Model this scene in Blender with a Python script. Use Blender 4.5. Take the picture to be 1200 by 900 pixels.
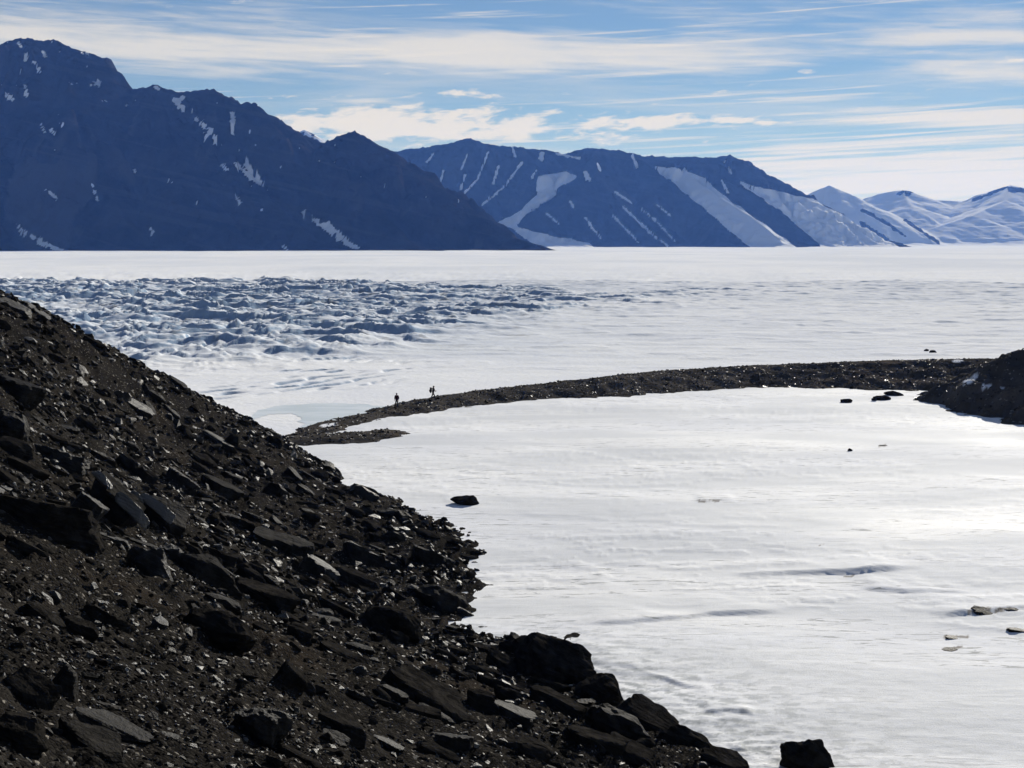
import bpy, bmesh, math, random
import numpy as np
from mathutils import Vector, Matrix, Euler

for o in list(bpy.data.objects):
    bpy.data.objects.remove(o)
SC = bpy.context.scene
COL = SC.collection
RNG = np.random.default_rng(11)
random.seed(11)
R = math.radians

# ---------------------------------------------------------------- camera
ZC, F, HOR = 24.0, 1600.0, 284.0          # eye height above the snow, focal length and horizon row for a 1200 x 900 frame
PITCH = math.atan((450 - HOR) / F)
cam_d = bpy.data.cameras.new('camera')
cam = bpy.data.objects.new('camera', cam_d)
COL.objects.link(cam)
cam_d.sensor_width = 36.0
cam_d.lens = F / 1200 * 36
cam_d.clip_start = 0.5
cam_d.clip_end = 60000
cam.location = (0, 0, ZC)
cam.rotation_euler = (math.pi / 2 - PITCH, 0, 0)
SC.camera = cam
CP_, SP_ = math.cos(PITCH), math.sin(PITCH)


def ray(px, py):
    a = (np.asarray(px, float) - 600) / F
    b = -(np.asarray(py, float) - 450) / F
    return a, CP_ + b * SP_, -SP_ + b * CP_


def at(px, py, Y):
    """world point seen at photo pixel (px, py) at forward distance Y"""
    dx, dy, dz = ray(px, py)
    k = Y / dy
    return np.array([dx * k, Y + 0 * dx, ZC + dz * k])


def on_plane(px, py, z=0.0):
    dx, dy, dz = ray(px, py)
    k = (z - ZC) / dz
    return np.array([dx * k, dy * k, z + 0 * k])


def project(X, Y, Z):
    zz = Z - ZC
    fwd = Y * CP_ - zz * SP_
    up = Y * SP_ + zz * CP_
    fwd = np.maximum(fwd, 1e-3)
    return 600 + F * X / fwd, 450 - F * up / fwd


# ---------------------------------------------------------------- light, sky, exposure
SUN_AZ, SUN_EL = R(24), R(21)             # ahead of the camera, to the right of the view axis
SKY_STRENGTH, SUN_STRENGTH = 0.05, 5.0
SC.view_settings.view_transform = 'Standard'
SC.view_settings.look = 'None'
SC.view_settings.exposure = 0.38
SC.view_settings.gamma = 1.0
SC.view_settings.use_curve_mapping = False
SC.cycles.use_denoising = True
SC.cycles.max_bounces = 6
SC.cycles.diffuse_bounces = 3
SC.cycles.glossy_bounces = 2
SC.cycles.volume_bounces = 1
SC.cycles.sample_clamp_indirect = 4.0

ld = bpy.data.lights.new('sun', 'SUN')
ld.energy = SUN_STRENGTH
ld.angle = R(0.5)
ld.color = (1.0, 0.96, 0.90)
sun = bpy.data.objects.new('sun', ld)
COL.objects.link(sun)
sdir = Vector((math.sin(SUN_AZ) * math.cos(SUN_EL), math.cos(SUN_AZ) * math.cos(SUN_EL), math.sin(SUN_EL)))
sun.rotation_euler = sdir.to_track_quat('Z', 'Y').to_euler()


class E:
    """a node-socket expression: ordinary arithmetic builds math nodes"""
    def __init__(self, nt, s):
        self.nt, self.s = nt, s

    def _m(self, op, *args, clamp=False):
        n = self.nt.nodes.new('ShaderNodeMath')
        n.operation = op
        n.use_clamp = clamp
        for i, a in enumerate(args):
            if isinstance(a, E):
                self.nt.links.new(a.s, n.inputs[i])
            else:
                n.inputs[i].default_value = float(a)
        return E(self.nt, n.outputs[0])

    def __add__(s, o): return s._m('ADD', s, o)
    def __radd__(s, o): return s._m('ADD', o, s)
    def __sub__(s, o): return s._m('SUBTRACT', s, o)
    def __rsub__(s, o): return s._m('SUBTRACT', o, s)
    def __mul__(s, o): return s._m('MULTIPLY', s, o)
    def __rmul__(s, o): return s._m('MULTIPLY', o, s)
    def __truediv__(s, o): return s._m('DIVIDE', s, o)
    def __rtruediv__(s, o): return s._m('DIVIDE', o, s)
    def f(s, op, *a): return s._m(op, s, *a)
    def clamp(s): return s._m('ADD', s, 0.0, clamp=True)

    def ramp(s, lo, hi):
        n = s.nt.nodes.new('ShaderNodeMapRange')
        n.interpolation_type = 'SMOOTHSTEP'
        s.nt.links.new(s.s, n.inputs[0])
        n.inputs[1].default_value, n.inputs[2].default_value = lo, hi
        return E(s.nt, n.outputs[0])


def vec(nt, x, y, z=0.0):
    n = nt.nodes.new('ShaderNodeCombineXYZ')
    for i, a in enumerate((x, y, z)):
        if isinstance(a, E):
            nt.links.new(a.s, n.inputs[i])
        else:
            n.inputs[i].default_value = a
    return n.outputs[0]


def noise(nt, v, scale=1.0, detail=5.0, rough=0.5, dist=0.0):
    n = nt.nodes.new('ShaderNodeTexNoise')
    n.inputs['Scale'].default_value = scale
    n.inputs['Detail'].default_value = detail
    n.inputs['Roughness'].default_value = rough
    n.inputs['Distortion'].default_value = dist
    if v is not None:
        nt.links.new(v, n.inputs['Vector'])
    return E(nt, n.outputs[0])


def mix(nt, fac, a, b, mode='MIX'):
    n = nt.nodes.new('ShaderNodeMix')
    n.data_type = 'RGBA'
    n.blend_type = mode
    if isinstance(fac, E):
        nt.links.new(fac.s, n.inputs[0])
    else:
        n.inputs[0].default_value = fac
    for i, c in ((6, a), (7, b)):
        if isinstance(c, tuple):
            n.inputs[i].default_value = (*c, 1)
        else:
            nt.links.new(c, n.inputs[i])
    return n.outputs[2]


def build_world():
    w = bpy.data.worlds.new('World')
    SC.world = w
    w.use_nodes = True
    nt = w.node_tree
    nt.nodes.clear()
    out = nt.nodes.new('ShaderNodeOutputWorld')
    bg = nt.nodes.new('ShaderNodeBackground')
    bg.inputs['Strength'].default_value = SKY_STRENGTH
    nt.links.new(bg.outputs[0], out.inputs[0])
    sky = nt.nodes.new('ShaderNodeTexSky')
    sky.sky_type = 'NISHITA'
    sky.sun_disc = False
    sky.sun_elevation = SUN_EL
    sky.sun_rotation = SUN_AZ
    sky.altitude = 200
    sky.air_density = 1.0
    sky.dust_density = 0.0
    sky.ozone_density = 2.5
    tc = nt.nodes.new('ShaderNodeTexCoord')
    sep = nt.nodes.new('ShaderNodeSeparateXYZ')
    nt.links.new(tc.outputs['Generated'], sep.inputs[0])
    x, y, z = (E(nt, sep.outputs[i]) for i in range(3))
    az = x.f('ARCTAN2', y)                                   # 0 straight ahead, positive to the right
    el = z / ((x * x + y * y).f('SQRT') + 1e-4)
    up = z.f('MAXIMUM', 0.0) + 0.06
    qx, qy = x / up, y / up                                  # cloud-deck coordinates

    def blob(px, py, wx, wy, tilt=0.0):
        a0 = math.atan((px - 600) / F)
        e0 = (HOR - py) / F * math.cos(a0)
        da = az - a0
        de = el - e0 - da * tilt
        u, v = da / (wx / F), de / (wy / F)
        return (-1.0 * (u * u + v * v)).f('EXPONENT')

    # cloud banks: smooth sheets of cirrostratus, puffy rows and thin streaks
    sheet = (blob(230, 66, 480, 27, 0.01) * .85 + blob(690, 70, 260, 24) * 0.95 + blob(40, 30, 300, 34) * .6
             + blob(980, 20, 220, 22, -0.1) * .42 + blob(1180, 45, 150, 40, -.05) * .5 + blob(1120, 50, 100, 7, -0.02) * .5
             + blob(1160, 92, 110, 14, -.12) * .75 + blob(560, 230, 420, 30) * .35 + blob(960, 205, 420, 36) * .35)
    striae = (blob(1080, 196, 360, 34, 0.02) * 1.0 + blob(1160, 142, 170, 12, .03) * .75 + blob(930, 117, 170, 8, 0.0) * .6
              + blob(1080, 137, 120, 10, -0.03) * .6 + blob(700, 165, 200, 16, 0.0) * .4 + blob(1100, 240, 420, 40) * .5)
    puffs = (blob(560, 150, 230, 22, -0.02) * 1.0 + blob(790, 145, 75, 8, 0.0) * .85 + blob(275, 2, 50, 7) * .9 + blob(715, -1, 35, 6) * .9
             + blob(545, 112, 40, 5, -.08) * .7 + blob(940, 86, 14, 5) * .6 + blob(835, 112, 22, 5) * .6 + blob(890, 145, 30, 5) * .7
             + blob(1178, 76, 16, 6) * .7 + blob(1112, 82, 16, 6) * .5 + blob(1082, 110, 16, 5) * .5 + blob(400, 150, 120, 22) * .6)
    n_sheet = noise(nt, vec(nt, az * 8.0, el * 52.0 + az * 3.0, 1.7), 1.0, 7, .55, .35)
    n_fine = noise(nt, vec(nt, az * 16.0, el * 260.0 + az * 9.0, 4.1), 1.0, 5, .55, .5)
    n_puff = noise(nt, vec(nt, az * 42.0, el * 150.0 - az * 14.0, 7.3), 1.0, 6, .6, .3)
    n_str = noise(nt, vec(nt, az * 6.0, el * 270.0 - az * 12.0, 2.2), 1.0, 4, .5, .5)
    n_deck = noise(nt, vec(nt, qx * 0.55, qy * 0.8, 3.0), 1.0, 6, .55, .6)
    c1 = (sheet * .95 + (n_sheet - .5) * 1.7 + (n_fine - .5) * .8).ramp(.24, 1.15) * .80
    c2 = (striae * .9 + (n_str - .5) * 3.0 + (n_fine - .5) * .6).ramp(.20, 1.05) * .9
    c3 = (puffs * .95 + (n_puff - .5) * 2.6 + (n_fine - .5) * .5).ramp(.42, .95) * .95
    c4 = (n_deck + (n_fine - .5) * .2).ramp(.42, .80) * .36        # thin veil everywhere, also outside the view
    inv = (1.0 - c1) * (1.0 - c2) * (1.0 - c3) * (1.0 - c4)
    cover = (1.0 - inv).clamp()
    k = 1.0 / SKY_STRENGTH
    blue = mix(nt, 1.0, sky.outputs[0], (.76, .84, .98), 'MULTIPLY')
    col = mix(nt, cover, blue, (0.62 * k, 0.575 * k, 0.505 * k))
    nt.links.new(col, bg.inputs['Color'])


build_world()


# ---------------------------------------------------------------- numpy helpers
def _grad(ix, iy, seed):
    h = (ix.astype(np.int64) * 374761393 + iy.astype(np.int64) * 668265263 + seed * 974634777) & 0xffffffff
    h = ((h ^ (h >> 13)) * 1274126177) & 0xffffffff
    h = (h ^ (h >> 16)) & 0xffff
    a = h.astype(np.float32) * (2 * np.pi / 65536)
    return np.cos(a), np.sin(a)


def pn(x, y, seed=0):
    x = np.asarray(x, float); y = np.asarray(y, float)
    ix, iy = np.floor(x), np.floor(y)
    fx, fy = x - ix, y - iy
    u = fx * fx * fx * (fx * (fx * 6 - 15) + 10)
    v = fy * fy * fy * (fy * (fy * 6 - 15) + 10)
    def d(ox, oy):
        gx, gy = _grad(ix + ox, iy + oy, seed)
        return gx * (fx - ox) + gy * (fy - oy)
    a = d(0, 0); b = d(1, 0); c = d(0, 1); e = d(1, 1)
    return ((a + u * (b - a)) * (1 - v) + (c + u * (e - c)) * v) * 1.45


def fbm(x, y, octv=4, seed=0, gain=0.5, lac=2.03):
    s, a = 0.0, 1.0
    for i in range(octv):
        s = s + a * pn(x, y, seed + i * 17)
        x, y, a = x * lac + 3.1, y * lac + 1.7, a * gain
    return s


def ridged(x, y, octv=4, seed=0, gain=0.5):
    s, a = 0.0, 1.0
    for i in range(octv):
        s = s + a * (1 - 2 * np.abs(pn(x, y, seed + i * 17)))
        x, y, a = x * 2.03 + 5.2, y * 2.03 + 1.3, a * gain
    return s


def sstep(x, lo, hi):
    t = np.clip((x - lo) / (hi - lo), 0, 1)
    return t * t * (3 - 2 * t)


def inpoly(px, py, poly):
    poly = np.asarray(poly, float)
    ins = np.zeros(np.shape(px), bool)
    j = len(poly) - 1
    for i in range(len(poly)):
        xi, yi = poly[i]; xj, yj = poly[j]
        c = ((yi > py) != (yj > py)) & (px < (xj - xi) * (py - yi) / (yj - yi + 1e-9) + xi)
        ins ^= c
        j = i
    return ins


def polydist(px, py, line):
    d = np.full(np.shape(px), 1e9)
    for (x0, y0), (x1, y1) in zip(line[:-1], line[1:]):
        ex, ey = x1 - x0, y1 - y0
        t = np.clip(((px - x0) * ex + (py - y0) * ey) / (ex * ex + ey * ey), 0, 1)
        d = np.minimum(d, np.hypot(px - x0 - t * ex, py - y0 - t * ey))
    return d


def roof(X, Y, ridges, wx=0.0, wy=0.0):
    """terrain as the upper envelope of ridge lines with sloping flanks; also the along-ridge coordinate and distance"""
    H = np.full(X.shape, -1e9); S = np.zeros(X.shape); D = np.zeros(X.shape)
    Xw, Yw = X + wx, Y + wy
    for k, (pts, slope) in enumerate(ridges):
        s0 = k * 1371.0
        for a, b in zip(pts[:-1], pts[1:]):
            ex, ey = b[0] - a[0], b[1] - a[1]
            L2 = ex * ex + ey * ey
            t = np.clip(((Xw - a[0]) * ex + (Yw - a[1]) * ey) / L2, 0, 1)
            d = np.hypot(Xw - a[0] - t * ex, Yw - a[1] - t * ey)
            h = a[2] + t * (b[2] - a[2]) - slope * d
            m = h > H
            L = math.sqrt(L2)
            H[m] = h[m]; S[m] = (s0 + t * L)[m]; D[m] = d[m]
            s0 += L
    return H, S, D


def link(o, parent=None):
    COL.objects.link(o)
    if parent is not None:
        o.parent = parent
    return o


def mesh_np(name, V, faces, mat, smooth=True, attrs=None, parent=None):
    """faces: (n,3) or (n,4) int array"""
    me = bpy.data.meshes.new(name)
    V = np.asarray(V, np.float32); faces = np.asarray(faces, np.int32)
    n, k = faces.shape
    me.vertices.add(len(V)); me.vertices.foreach_set('co', V.ravel())
    me.loops.add(n * k); me.loops.foreach_set('vertex_index', faces.ravel())
    me.polygons.add(n)
    me.polygons.foreach_set('loop_start', np.arange(0, n * k, k, dtype=np.int32))
    if smooth:
        me.polygons.foreach_set('use_smooth', np.ones(n, bool))
    else:
        me.polygons.foreach_set('use_smooth', np.zeros(n, bool))
    for nm, arr in (attrs or {}).items():
        at_ = me.attributes.new(nm, 'FLOAT', 'POINT' if len(arr) == len(V) else 'FACE')
        at_.data.foreach_set('value', np.asarray(arr, np.float32))
    me.update(); me.validate()
    if mat:
        me.materials.append(mat)
    return link(bpy.data.objects.new(name, me), parent)


def grid_faces(nr, nc):
    i = np.arange(nr * nc).reshape(nr, nc)
    return np.stack([i[:-1, :-1], i[:-1, 1:], i[1:, 1:], i[1:, :-1]], -1).reshape(-1, 4)


def compact(V, faces, attrs=None):
    used = np.unique(faces)
    re = np.full(len(V), -1, np.int64); re[used] = np.arange(len(used))
    return V[used], re[faces], {k: v[used] for k, v in (attrs or {}).items()}


def tag(o, label=None, cat=None, kind=None, group=None):
    for k, v in (('label', label), ('category', cat), ('kind', kind), ('group', group)):
        if v:
            o[k] = v
    return o


# ---------------------------------------------------------------- materials
def new_mat(name):
    m = bpy.data.materials.new(name)
    m.use_nodes = True
    nt = m.node_tree
    b = nt.nodes['Principled BSDF']
    return m, nt, b


def geo_pos(nt):
    n = nt.nodes.new('ShaderNodeNewGeometry')
    s = nt.nodes.new('ShaderNodeSeparateXYZ')
    nt.links.new(n.outputs['Position'], s.inputs[0])
    return n.outputs['Position'], [E(nt, s.outputs[i]) for i in range(3)]


def attr(nt, name):
    n = nt.nodes.new('ShaderNodeAttribute')
    n.attribute_name = name
    return E(nt, n.outputs['Fac'])


def bump(nt, b, h, strength=.5, dist=.1):
    n = nt.nodes.new('ShaderNodeBump')
    n.inputs['Strength'].default_value = strength
    n.inputs['Distance'].default_value = dist
    nt.links.new(h.s, n.inputs['Height'])
    nt.links.new(n.outputs[0], b.inputs['Normal'])


def setin(nt, b, name, v):
    if isinstance(v, E):
        nt.links.new(v.s, b.inputs[name])
    elif isinstance(v, bpy.types.NodeSocket):
        nt.links.new(v, b.inputs[name])
    elif isinstance(v, tuple):
        b.inputs[name].default_value = (*v, 1)
    else:
        b.inputs[name].default_value = v


def mat_snow(name, far=False):
    m, nt, b = new_mat(name)
    p, (x, y, z) = geo_pos(nt)
    big = noise(nt, vec(nt, x * .02, y * .05, 0.0), 1.0, 4, .55, .6)
    streak = noise(nt, vec(nt, x * .25, y * 1.1, 0.0), 1.0, 6, .6, .8)
    fine = noise(nt, p, 9.0 if not far else .8, 4, .6)
    if far:
        wide = noise(nt, vec(nt, x * .0028, y * .0016, 0.0), 1.0, 5, .6, .5)
    icy = attr(nt, 'ice')
    c = mix(nt, big.ramp(.35, .65), (.80, .81, .83), (.87, .87, .86))
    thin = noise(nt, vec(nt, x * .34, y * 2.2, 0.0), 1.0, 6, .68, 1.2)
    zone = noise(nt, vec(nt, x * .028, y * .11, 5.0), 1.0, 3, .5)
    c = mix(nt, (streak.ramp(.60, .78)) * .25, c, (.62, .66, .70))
    if far:
        c = mix(nt, wide.ramp(.40, .62) * .6, c, (.67, .70, .74))
    if not far:
        c = mix(nt, thin.ramp(.555, .625) * zone.ramp(.40, .56) * .8, c, (.30, .31, .31))  # thin dark marks: shadow of small ice lips put into the colour
        c = mix(nt, zone.ramp(.56, .40) * .7, c, (.66, .675, .69))
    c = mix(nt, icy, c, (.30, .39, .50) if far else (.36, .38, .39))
    dirt = attr(nt, 'dirt')
    c = mix(nt, dirt, c, (.16, .14, .12))
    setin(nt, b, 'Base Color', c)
    setin(nt, b, 'Roughness', (.75 - big.ramp(.45, .7) * .16 - icy * .2))
    setin(nt, b, 'Specular IOR Level', .0 if far else .017)
    if far:
        bump(nt, b, streak * .5 + fine * .6, .5, .5)
    else:
        grain = noise(nt, p, 60.0, 2, .6)
        bump(nt, b, streak * .05 + fine * .022 + grain * .006, .8, 1.0)
    return m


def mat_ground(name, base=(.0105, .0098, .009), alt=(.021, .019, .0168), scale=1.0):
    m, nt, b = new_mat(name)
    p, (x, y, z) = geo_pos(nt)
    n1 = noise(nt, p, .35 * scale, 5, .6)
    n2 = noise(nt, p, 5.0 * scale, 6, .65)
    v = nt.nodes.new('ShaderNodeTexVoronoi')
    v.inputs['Scale'].default_value = 11.0 * scale
    nt.links.new(p, v.inputs['Vector'])
    ve = E(nt, v.outputs['Distance'])
    sc = nt.nodes.new('ShaderNodeSeparateColor')
    nt.links.new(v.outputs['Color'], sc.inputs[0])
    cell = E(nt, sc.outputs[0])
    c = mix(nt, n1.ramp(.35, .65), base, alt)
    rust = noise(nt, p, .16 * scale, 4, .6)
    c = mix(nt, rust.ramp(.52, .70) * .7, c, tuple(v * f for v, f in zip(alt, (1.3, 1.14, 1.0))))
    c = mix(nt, (cell.ramp(.55, 1.0) * .6), c, (.050, .046, .040))
    c = mix(nt, (cell.ramp(.965, .985) * .7), c, (.24, .22, .19))
    c = mix(nt, attr(nt, 'snow'), c, (.82, .83, .85))
    setin(nt, b, 'Base Color', c)
    setin(nt, b, 'Roughness', .9)
    setin(nt, b, 'Specular IOR Level', 0.0)
    bump(nt, b, (1.0 - ve) * .06 + n2 * .12, 1.0 if scale == 1.0 else .5, 1.0)
    return m


def mat_rock(name):
    m, nt, b = new_mat(name)
    tcn = nt.nodes.new('ShaderNodeTexCoord')
    p = tcn.outputs['Object']
    wp, (x, y, z) = geo_pos(nt)
    t = attr(nt, 'tint')
    n1 = noise(nt, wp, 1.4, 6, .65, .4)
    n2 = noise(nt, wp, 9.0, 5, .65)
    bed = noise(nt, vec(nt, x * 1.2, y * 1.2, (z + x * .5) * 11.0), 1.0, 5, .65, .3)
    c = mix(nt, n1.ramp(.35, .7), (.010, .0093, .0086), (.028, .0255, .0225))
    c = mix(nt, bed.ramp(.5, .72) * .45, c, (.046, .042, .036))
    c = mix(nt, t.ramp(.55, .95) * .75, c, (.095, .088, .078))
    c = mix(nt, t.ramp(.965, .985) * .8, c, (.36, .34, .30))
    c = mix(nt, n2.ramp(.60, .72) * .35, c, (.085, .075, .061))
    setin(nt, b, 'Base Color', c)
    setin(nt, b, 'Roughness', (.58 - t.ramp(.3, 1.0) * .20))
    setin(nt, b, 'Specular IOR Level', t.ramp(.25, .85) * .24)
    bump(nt, b, n1 * .10 + n2 * .05 + bed * .11, 1.0, 1.0)
    return m


def mat_mountain(name, snowy=False):
    m, nt, b = new_mat(name)
    p, (x, y, z) = geo_pos(nt)
    s = attr(nt, 'snow')
    n1 = noise(nt, p, .006, 6, .6)
    n2 = noise(nt, p, .03, 5, .65)
    c = mix(nt, n1.ramp(.35, .65), (.010, .0102, .0105), (.028, .026, .025))
    c = mix(nt, attr(nt, 'talus') * .7, c, (.060, .055, .050))
    band = noise(nt, vec(nt, x * .002, y * .002, z * .035 + x * .008), 1.0, 5, .6)
    c = mix(nt, band.ramp(.52, .62) * .5, c, (.044, .040, .037))
    edge = (s + (n2 - .5) * .7).ramp(.42, .58)
    c = mix(nt, edge, c, (.80, .81, .83))
    setin(nt, b, 'Base Color', c)
    setin(nt, b, 'Roughness', .8)
    setin(nt, b, 'Specular IOR Level', 0.0)
    bump(nt, b, n1 * 40.0 * (1.0 - edge * .94) + n2 * 9.0 * (1.0 - edge * .9), .8, 1.0)
    return m


def mat_plain(name, col, rough=.7, spec=.03, nscale=8.0, var=.35):
    m, nt, b = new_mat(name)
    tcn = nt.nodes.new('ShaderNodeTexCoord')
    n = noise(nt, tcn.outputs['Object'], nscale, 4, .6)
    c = mix(nt, n.ramp(.3, .7), tuple(v * (1 - var) for v in col), tuple(min(1, v * (1 + var)) for v in col))
    setin(nt, b, 'Base Color', c)
    setin(nt, b, 'Roughness', rough)
    setin(nt, b, 'Specular IOR Level', spec)
    return m


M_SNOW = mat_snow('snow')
M_GLACIER = mat_snow('glacier_ice', True)
M_SCREE = mat_ground('scree', scale=1.0)
M_MORAINE = mat_ground('moraine', (.046, .042, .038), (.078, .070, .062), scale=.35)
M_ROCK = mat_rock('dark_rock')
M_MOUNT = mat_mountain('mountain_rock')

# ---------------------------------------------------------------- mountains
def P3(lst):
    return [at(px, py, Y) for px, py, Y in lst]


def mountain(name, ridges, x0, x1, y0, yc, y1, step, snow_fn, label, gully=22.0, rough=9.0, seed=3, warp=35.0, apron=45.0):
    xs = np.arange(x0, x1, step); ys = np.concatenate([np.arange(y0, yc, step * .85), np.arange(yc, y1, 28.0)])
    X, Y = np.meshgrid(xs, ys)
    wx = fbm(X / 260, Y / 260, 3, seed) * warp
    wy = fbm(X / 260, Y / 260, 3, seed + 50) * warp
    H0, _, _ = roof(X, Y, ridges)
    H, S, D = roof(X, Y, ridges, wx, wy)
    fade = sstep(D, 8, 160)
    H = H0 + (H - H0) * sstep(D, 0, 60)
    g = ridged(S / 95.0 + fbm(X / 200, Y / 200, 2, seed + 9) * .6, D / 700.0, 3, seed + 5)
    g2 = ridged(S / 34.0 + fbm(X / 90, Y / 90, 2, seed + 11) * .7, D / 420.0, 3, seed + 7)
    crag = np.abs(fbm(X / 70, (Y + H) / 90, 4, seed + 15, .55))
    H = H + gully * fade * (g - .3) + gully * .34 * fade * (g2 - .3) + fbm(X / 55, Y / 55, 4, seed + 20) * rough * (.35 + .65 * fade) + crag * rough * 1.6 * fade
    H = np.where(H < apron, apron * np.exp(np.maximum((H - apron) / apron, -8)) - apron * .16 + fbm(X / 120, Y / 120, 3, seed + 40) * 3, H)
    # rocky steps on the crest
    H = H + np.abs(fbm(X / 26, Y / 26, 3, seed + 30)) * rough * (1 - sstep(D, 20, 140)) * sstep(H, 60, 420) + np.maximum(0, fbm(X / 60, Y / 200, 2, seed + 31)) * rough * .9 * (1 - sstep(D, 10, 90)) * sstep(H, 120, 450)
    px, py = project(X, Y, H)
    sn = snow_fn(px, py, X, Y, H, D, g * .6 + g2 * .4)
    talus = np.maximum(sstep(fbm(S / 60.0, D / 900.0, 3, seed + 60), .05, .5) * sstep(D, 60, 300), .9 * sstep(-g2, -.25, .5) * sstep(D, 15, 90))
    V = np.stack([X, Y, H], -1).reshape(-1, 3)
    Fc = grid_faces(*X.shape)
    keep = (V[Fc, 2] > -12).any(1)
    V2, F2, A2 = compact(V, Fc[keep], {'snow': sn.ravel(), 'talus': talus.ravel()})
    V2[:, 2] = np.maximum(V2[:, 2], -14)
    o = mesh_np(name, V2, F2, M_MOUNT, True, A2)
    return tag(o, label, 'mountain', 'structure')


def blotch(px, py, segs, soft=2.0):
    """snow-couloir mask: list of (polyline, half width in px)"""
    s = np.zeros(px.shape)
    for line, w in segs:
        d = polydist(px, py, line) + fbm(px / 5, py / 9, 3, 5) * w * .7
        s = np.maximum(s, 1 - sstep(d, w * .5, w * .5 + soft))
    return s


A_RIDGES = [
    (P3([(-420, 150, 5400), (-260, 80, 5250), (-150, 92, 5150), (-60, 62, 5050), (0, 53, 5000), (20, 46, 5000), (66, 47, 4990), (98, 65, 4950), (128, 94, 4900),
         (148, 105, 4900), (172, 102, 4890), (182, 101, 4890), (213, 108, 4880), (250, 105, 4850), (262, 117, 4830), (276, 122, 4800), (300, 122, 4800), (322, 137, 4800),
         (350, 156, 4800), (380, 168, 4780), (397, 161, 4750), (415, 154, 4700), (428, 161, 4680), (441, 178, 4650), (480, 199, 4560), (520, 222, 4480), (560, 248, 4400),
         (600, 271, 4300), (642, 293, 4180)]), .80),
    (P3([(182, 101, 4890), (196, 150, 4650), (222, 200, 4400), (262, 262, 4150), (290, 300, 3980)]), .85),
    (P3([(250, 105, 4850), (268, 165, 4600), (300, 215, 4420), (352, 265, 4200), (402, 300, 4000)]), .85),
    (P3([(66, 47, 4990), (84, 120, 4640), (120, 200, 4380), (165, 300, 3950)]), .85),
    (P3([(0, 53, 5000), (-30, 140, 4600), (-20, 230, 4300), (20, 300, 3960)]), .85),
    (P3([(-150, 92, 5150), (-140, 200, 4500), (-150, 300, 4000)]), .85),
    (P3([(415, 154, 4700), (424, 205, 4480), (462, 262, 4230), (500, 300, 4000)]), .85),
    (P3([(322, 137, 4800), (345, 190, 4560), (392, 240, 4350), (440, 300, 4020)]), .88),
]
A_SNOW = [
    ([(32, 62), (31, 70)], 3), ([(22, 50), (24, 54)], 1.5), ([(8, 112), (16, 117)], 3), ([(29, 100), (31, 110)], 1.8), ([(58, 152), (66, 158)], 1.4),
    ([(205, 118), (216, 127)], 5), ([(230, 140), (246, 152), (257, 168)], 4), ([(272, 134), (273, 156)], 3), ([(214, 114), (206, 119)], 3), ([(246, 152), (240, 162)], 3),
    ([(276, 192), (290, 205), (320, 224)], 2.6), ([(288, 192), (296, 208)], 1.2), ([(260, 193), (266, 199)], 2), ([(357, 250), (380, 266), (402, 284), (420, 291)], 3.2), ([(384, 262), (404, 281)], 3.5),
    ([(0, 251), (16, 262), (32, 275)], 1.8), ([(38, 278), (50, 286), (70, 293)], 3.2), ([(176, 268), (182, 275)], 1.6), ([(50, 220), (70, 236)], 1.0),
    ([(157, 198), (165, 208)], 1.0), ([(183, 102), (186, 105)], 2), ([(108, 216), (114, 234)], 1.0), ([(278, 232), (282, 238)], 1.4), ([(306, 245), (308, 248)], 1.5), ([(332, 289), (336, 292)], 2),
    ([(40, 72), (46, 84)], 1.4), ([(50, 60), (53, 66)], 1.3), ([(45, 140), (52, 154)], 1.2), ([(72, 145), (76, 150)], 1.2),
]


def snowA(px, py, X, Y, H, D, g):
    s = blotch(px, py, A_SNOW)
    speck = (fbm(X / 24, H / 60, 3, 77) - g * .3 + sstep(-py, -150, -60) * .12 > .62) & (py < 240)
    return np.maximum(s, speck * .62)


mountain('mountain', A_RIDGES, -4300, 420, 3800, 5020, 5700, 8.6, snowA,
         'near black mountain wall with a flat summit and scattered snow streaks', gully=34, rough=11, seed=3)

B_RIDGES = [
    (P3([(330, 215, 8500), (400, 192, 8400), (440, 180, 8300), (475, 176, 8300), (520, 170, 8300), (538, 165, 8300), (551, 162, 8300), (565, 168, 8300), (600, 172, 8300),
         (640, 177, 8300), (660, 181, 8300), (684, 174, 8300), (720, 176, 8300), (760, 184, 8300), (800, 184, 8250), (838, 185, 8250), (855, 182, 8250), (866, 188, 8230), (882, 197, 8200),
         (905, 208, 8150), (925, 217, 8100), (946, 230, 8000)]), .72),
    (P3([(478, 176, 8300), (498, 200, 8050), (520, 235, 7750), (545, 300, 7200)]), .75),
    (P3([(551, 162, 8300), (560, 195, 8020), (575, 235, 7750), (596, 300, 7200)]), .75),
    (P3([(610, 172, 8300), (628, 195, 8080), (618, 225, 7850), (600, 262, 7600)]), .75),
    (P3([(700, 176, 8280), (688, 190, 8000), (683, 204, 7850), (645, 236, 7650), (612, 264, 7480), (590, 292, 7300)]), .80),
    (P3([(688, 190, 8000), (700, 230, 7700), (720, 300, 7150)]), .80),
    (P3([(746, 184, 8280), (775, 207, 7950), (800, 226, 7800), (832, 250, 7650), (860, 272, 7480), (884, 293, 7300)]), .80),
    (P3([(838, 185, 8250), (852, 200, 8050), (880, 222, 7900), (905, 243, 7780), (935, 265, 7600), (968, 293, 7380)]), .82),
    # glaciers spilling between the rock ribs
    (P3([(792, 196, 8220), (832, 222, 7750), (884, 256, 7300), (930, 292, 6850)]), .85),
    (P3([(880, 216, 8120), (930, 234, 8000), (980, 258, 7850), (1046, 293, 7480)]), .55),
    (P3([(640, 205, 8120), (648, 214, 8050)]), .40),
    (P3([(612, 262, 7700), (650, 280, 7500), (700, 291, 7300)]), .22),
]
GLAC1 = [(768, 196), (790, 198), (822, 208), (850, 232), (880, 254), (910, 275), (934, 292), (884, 292), (860, 271), (832, 248), (802, 224)]
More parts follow.
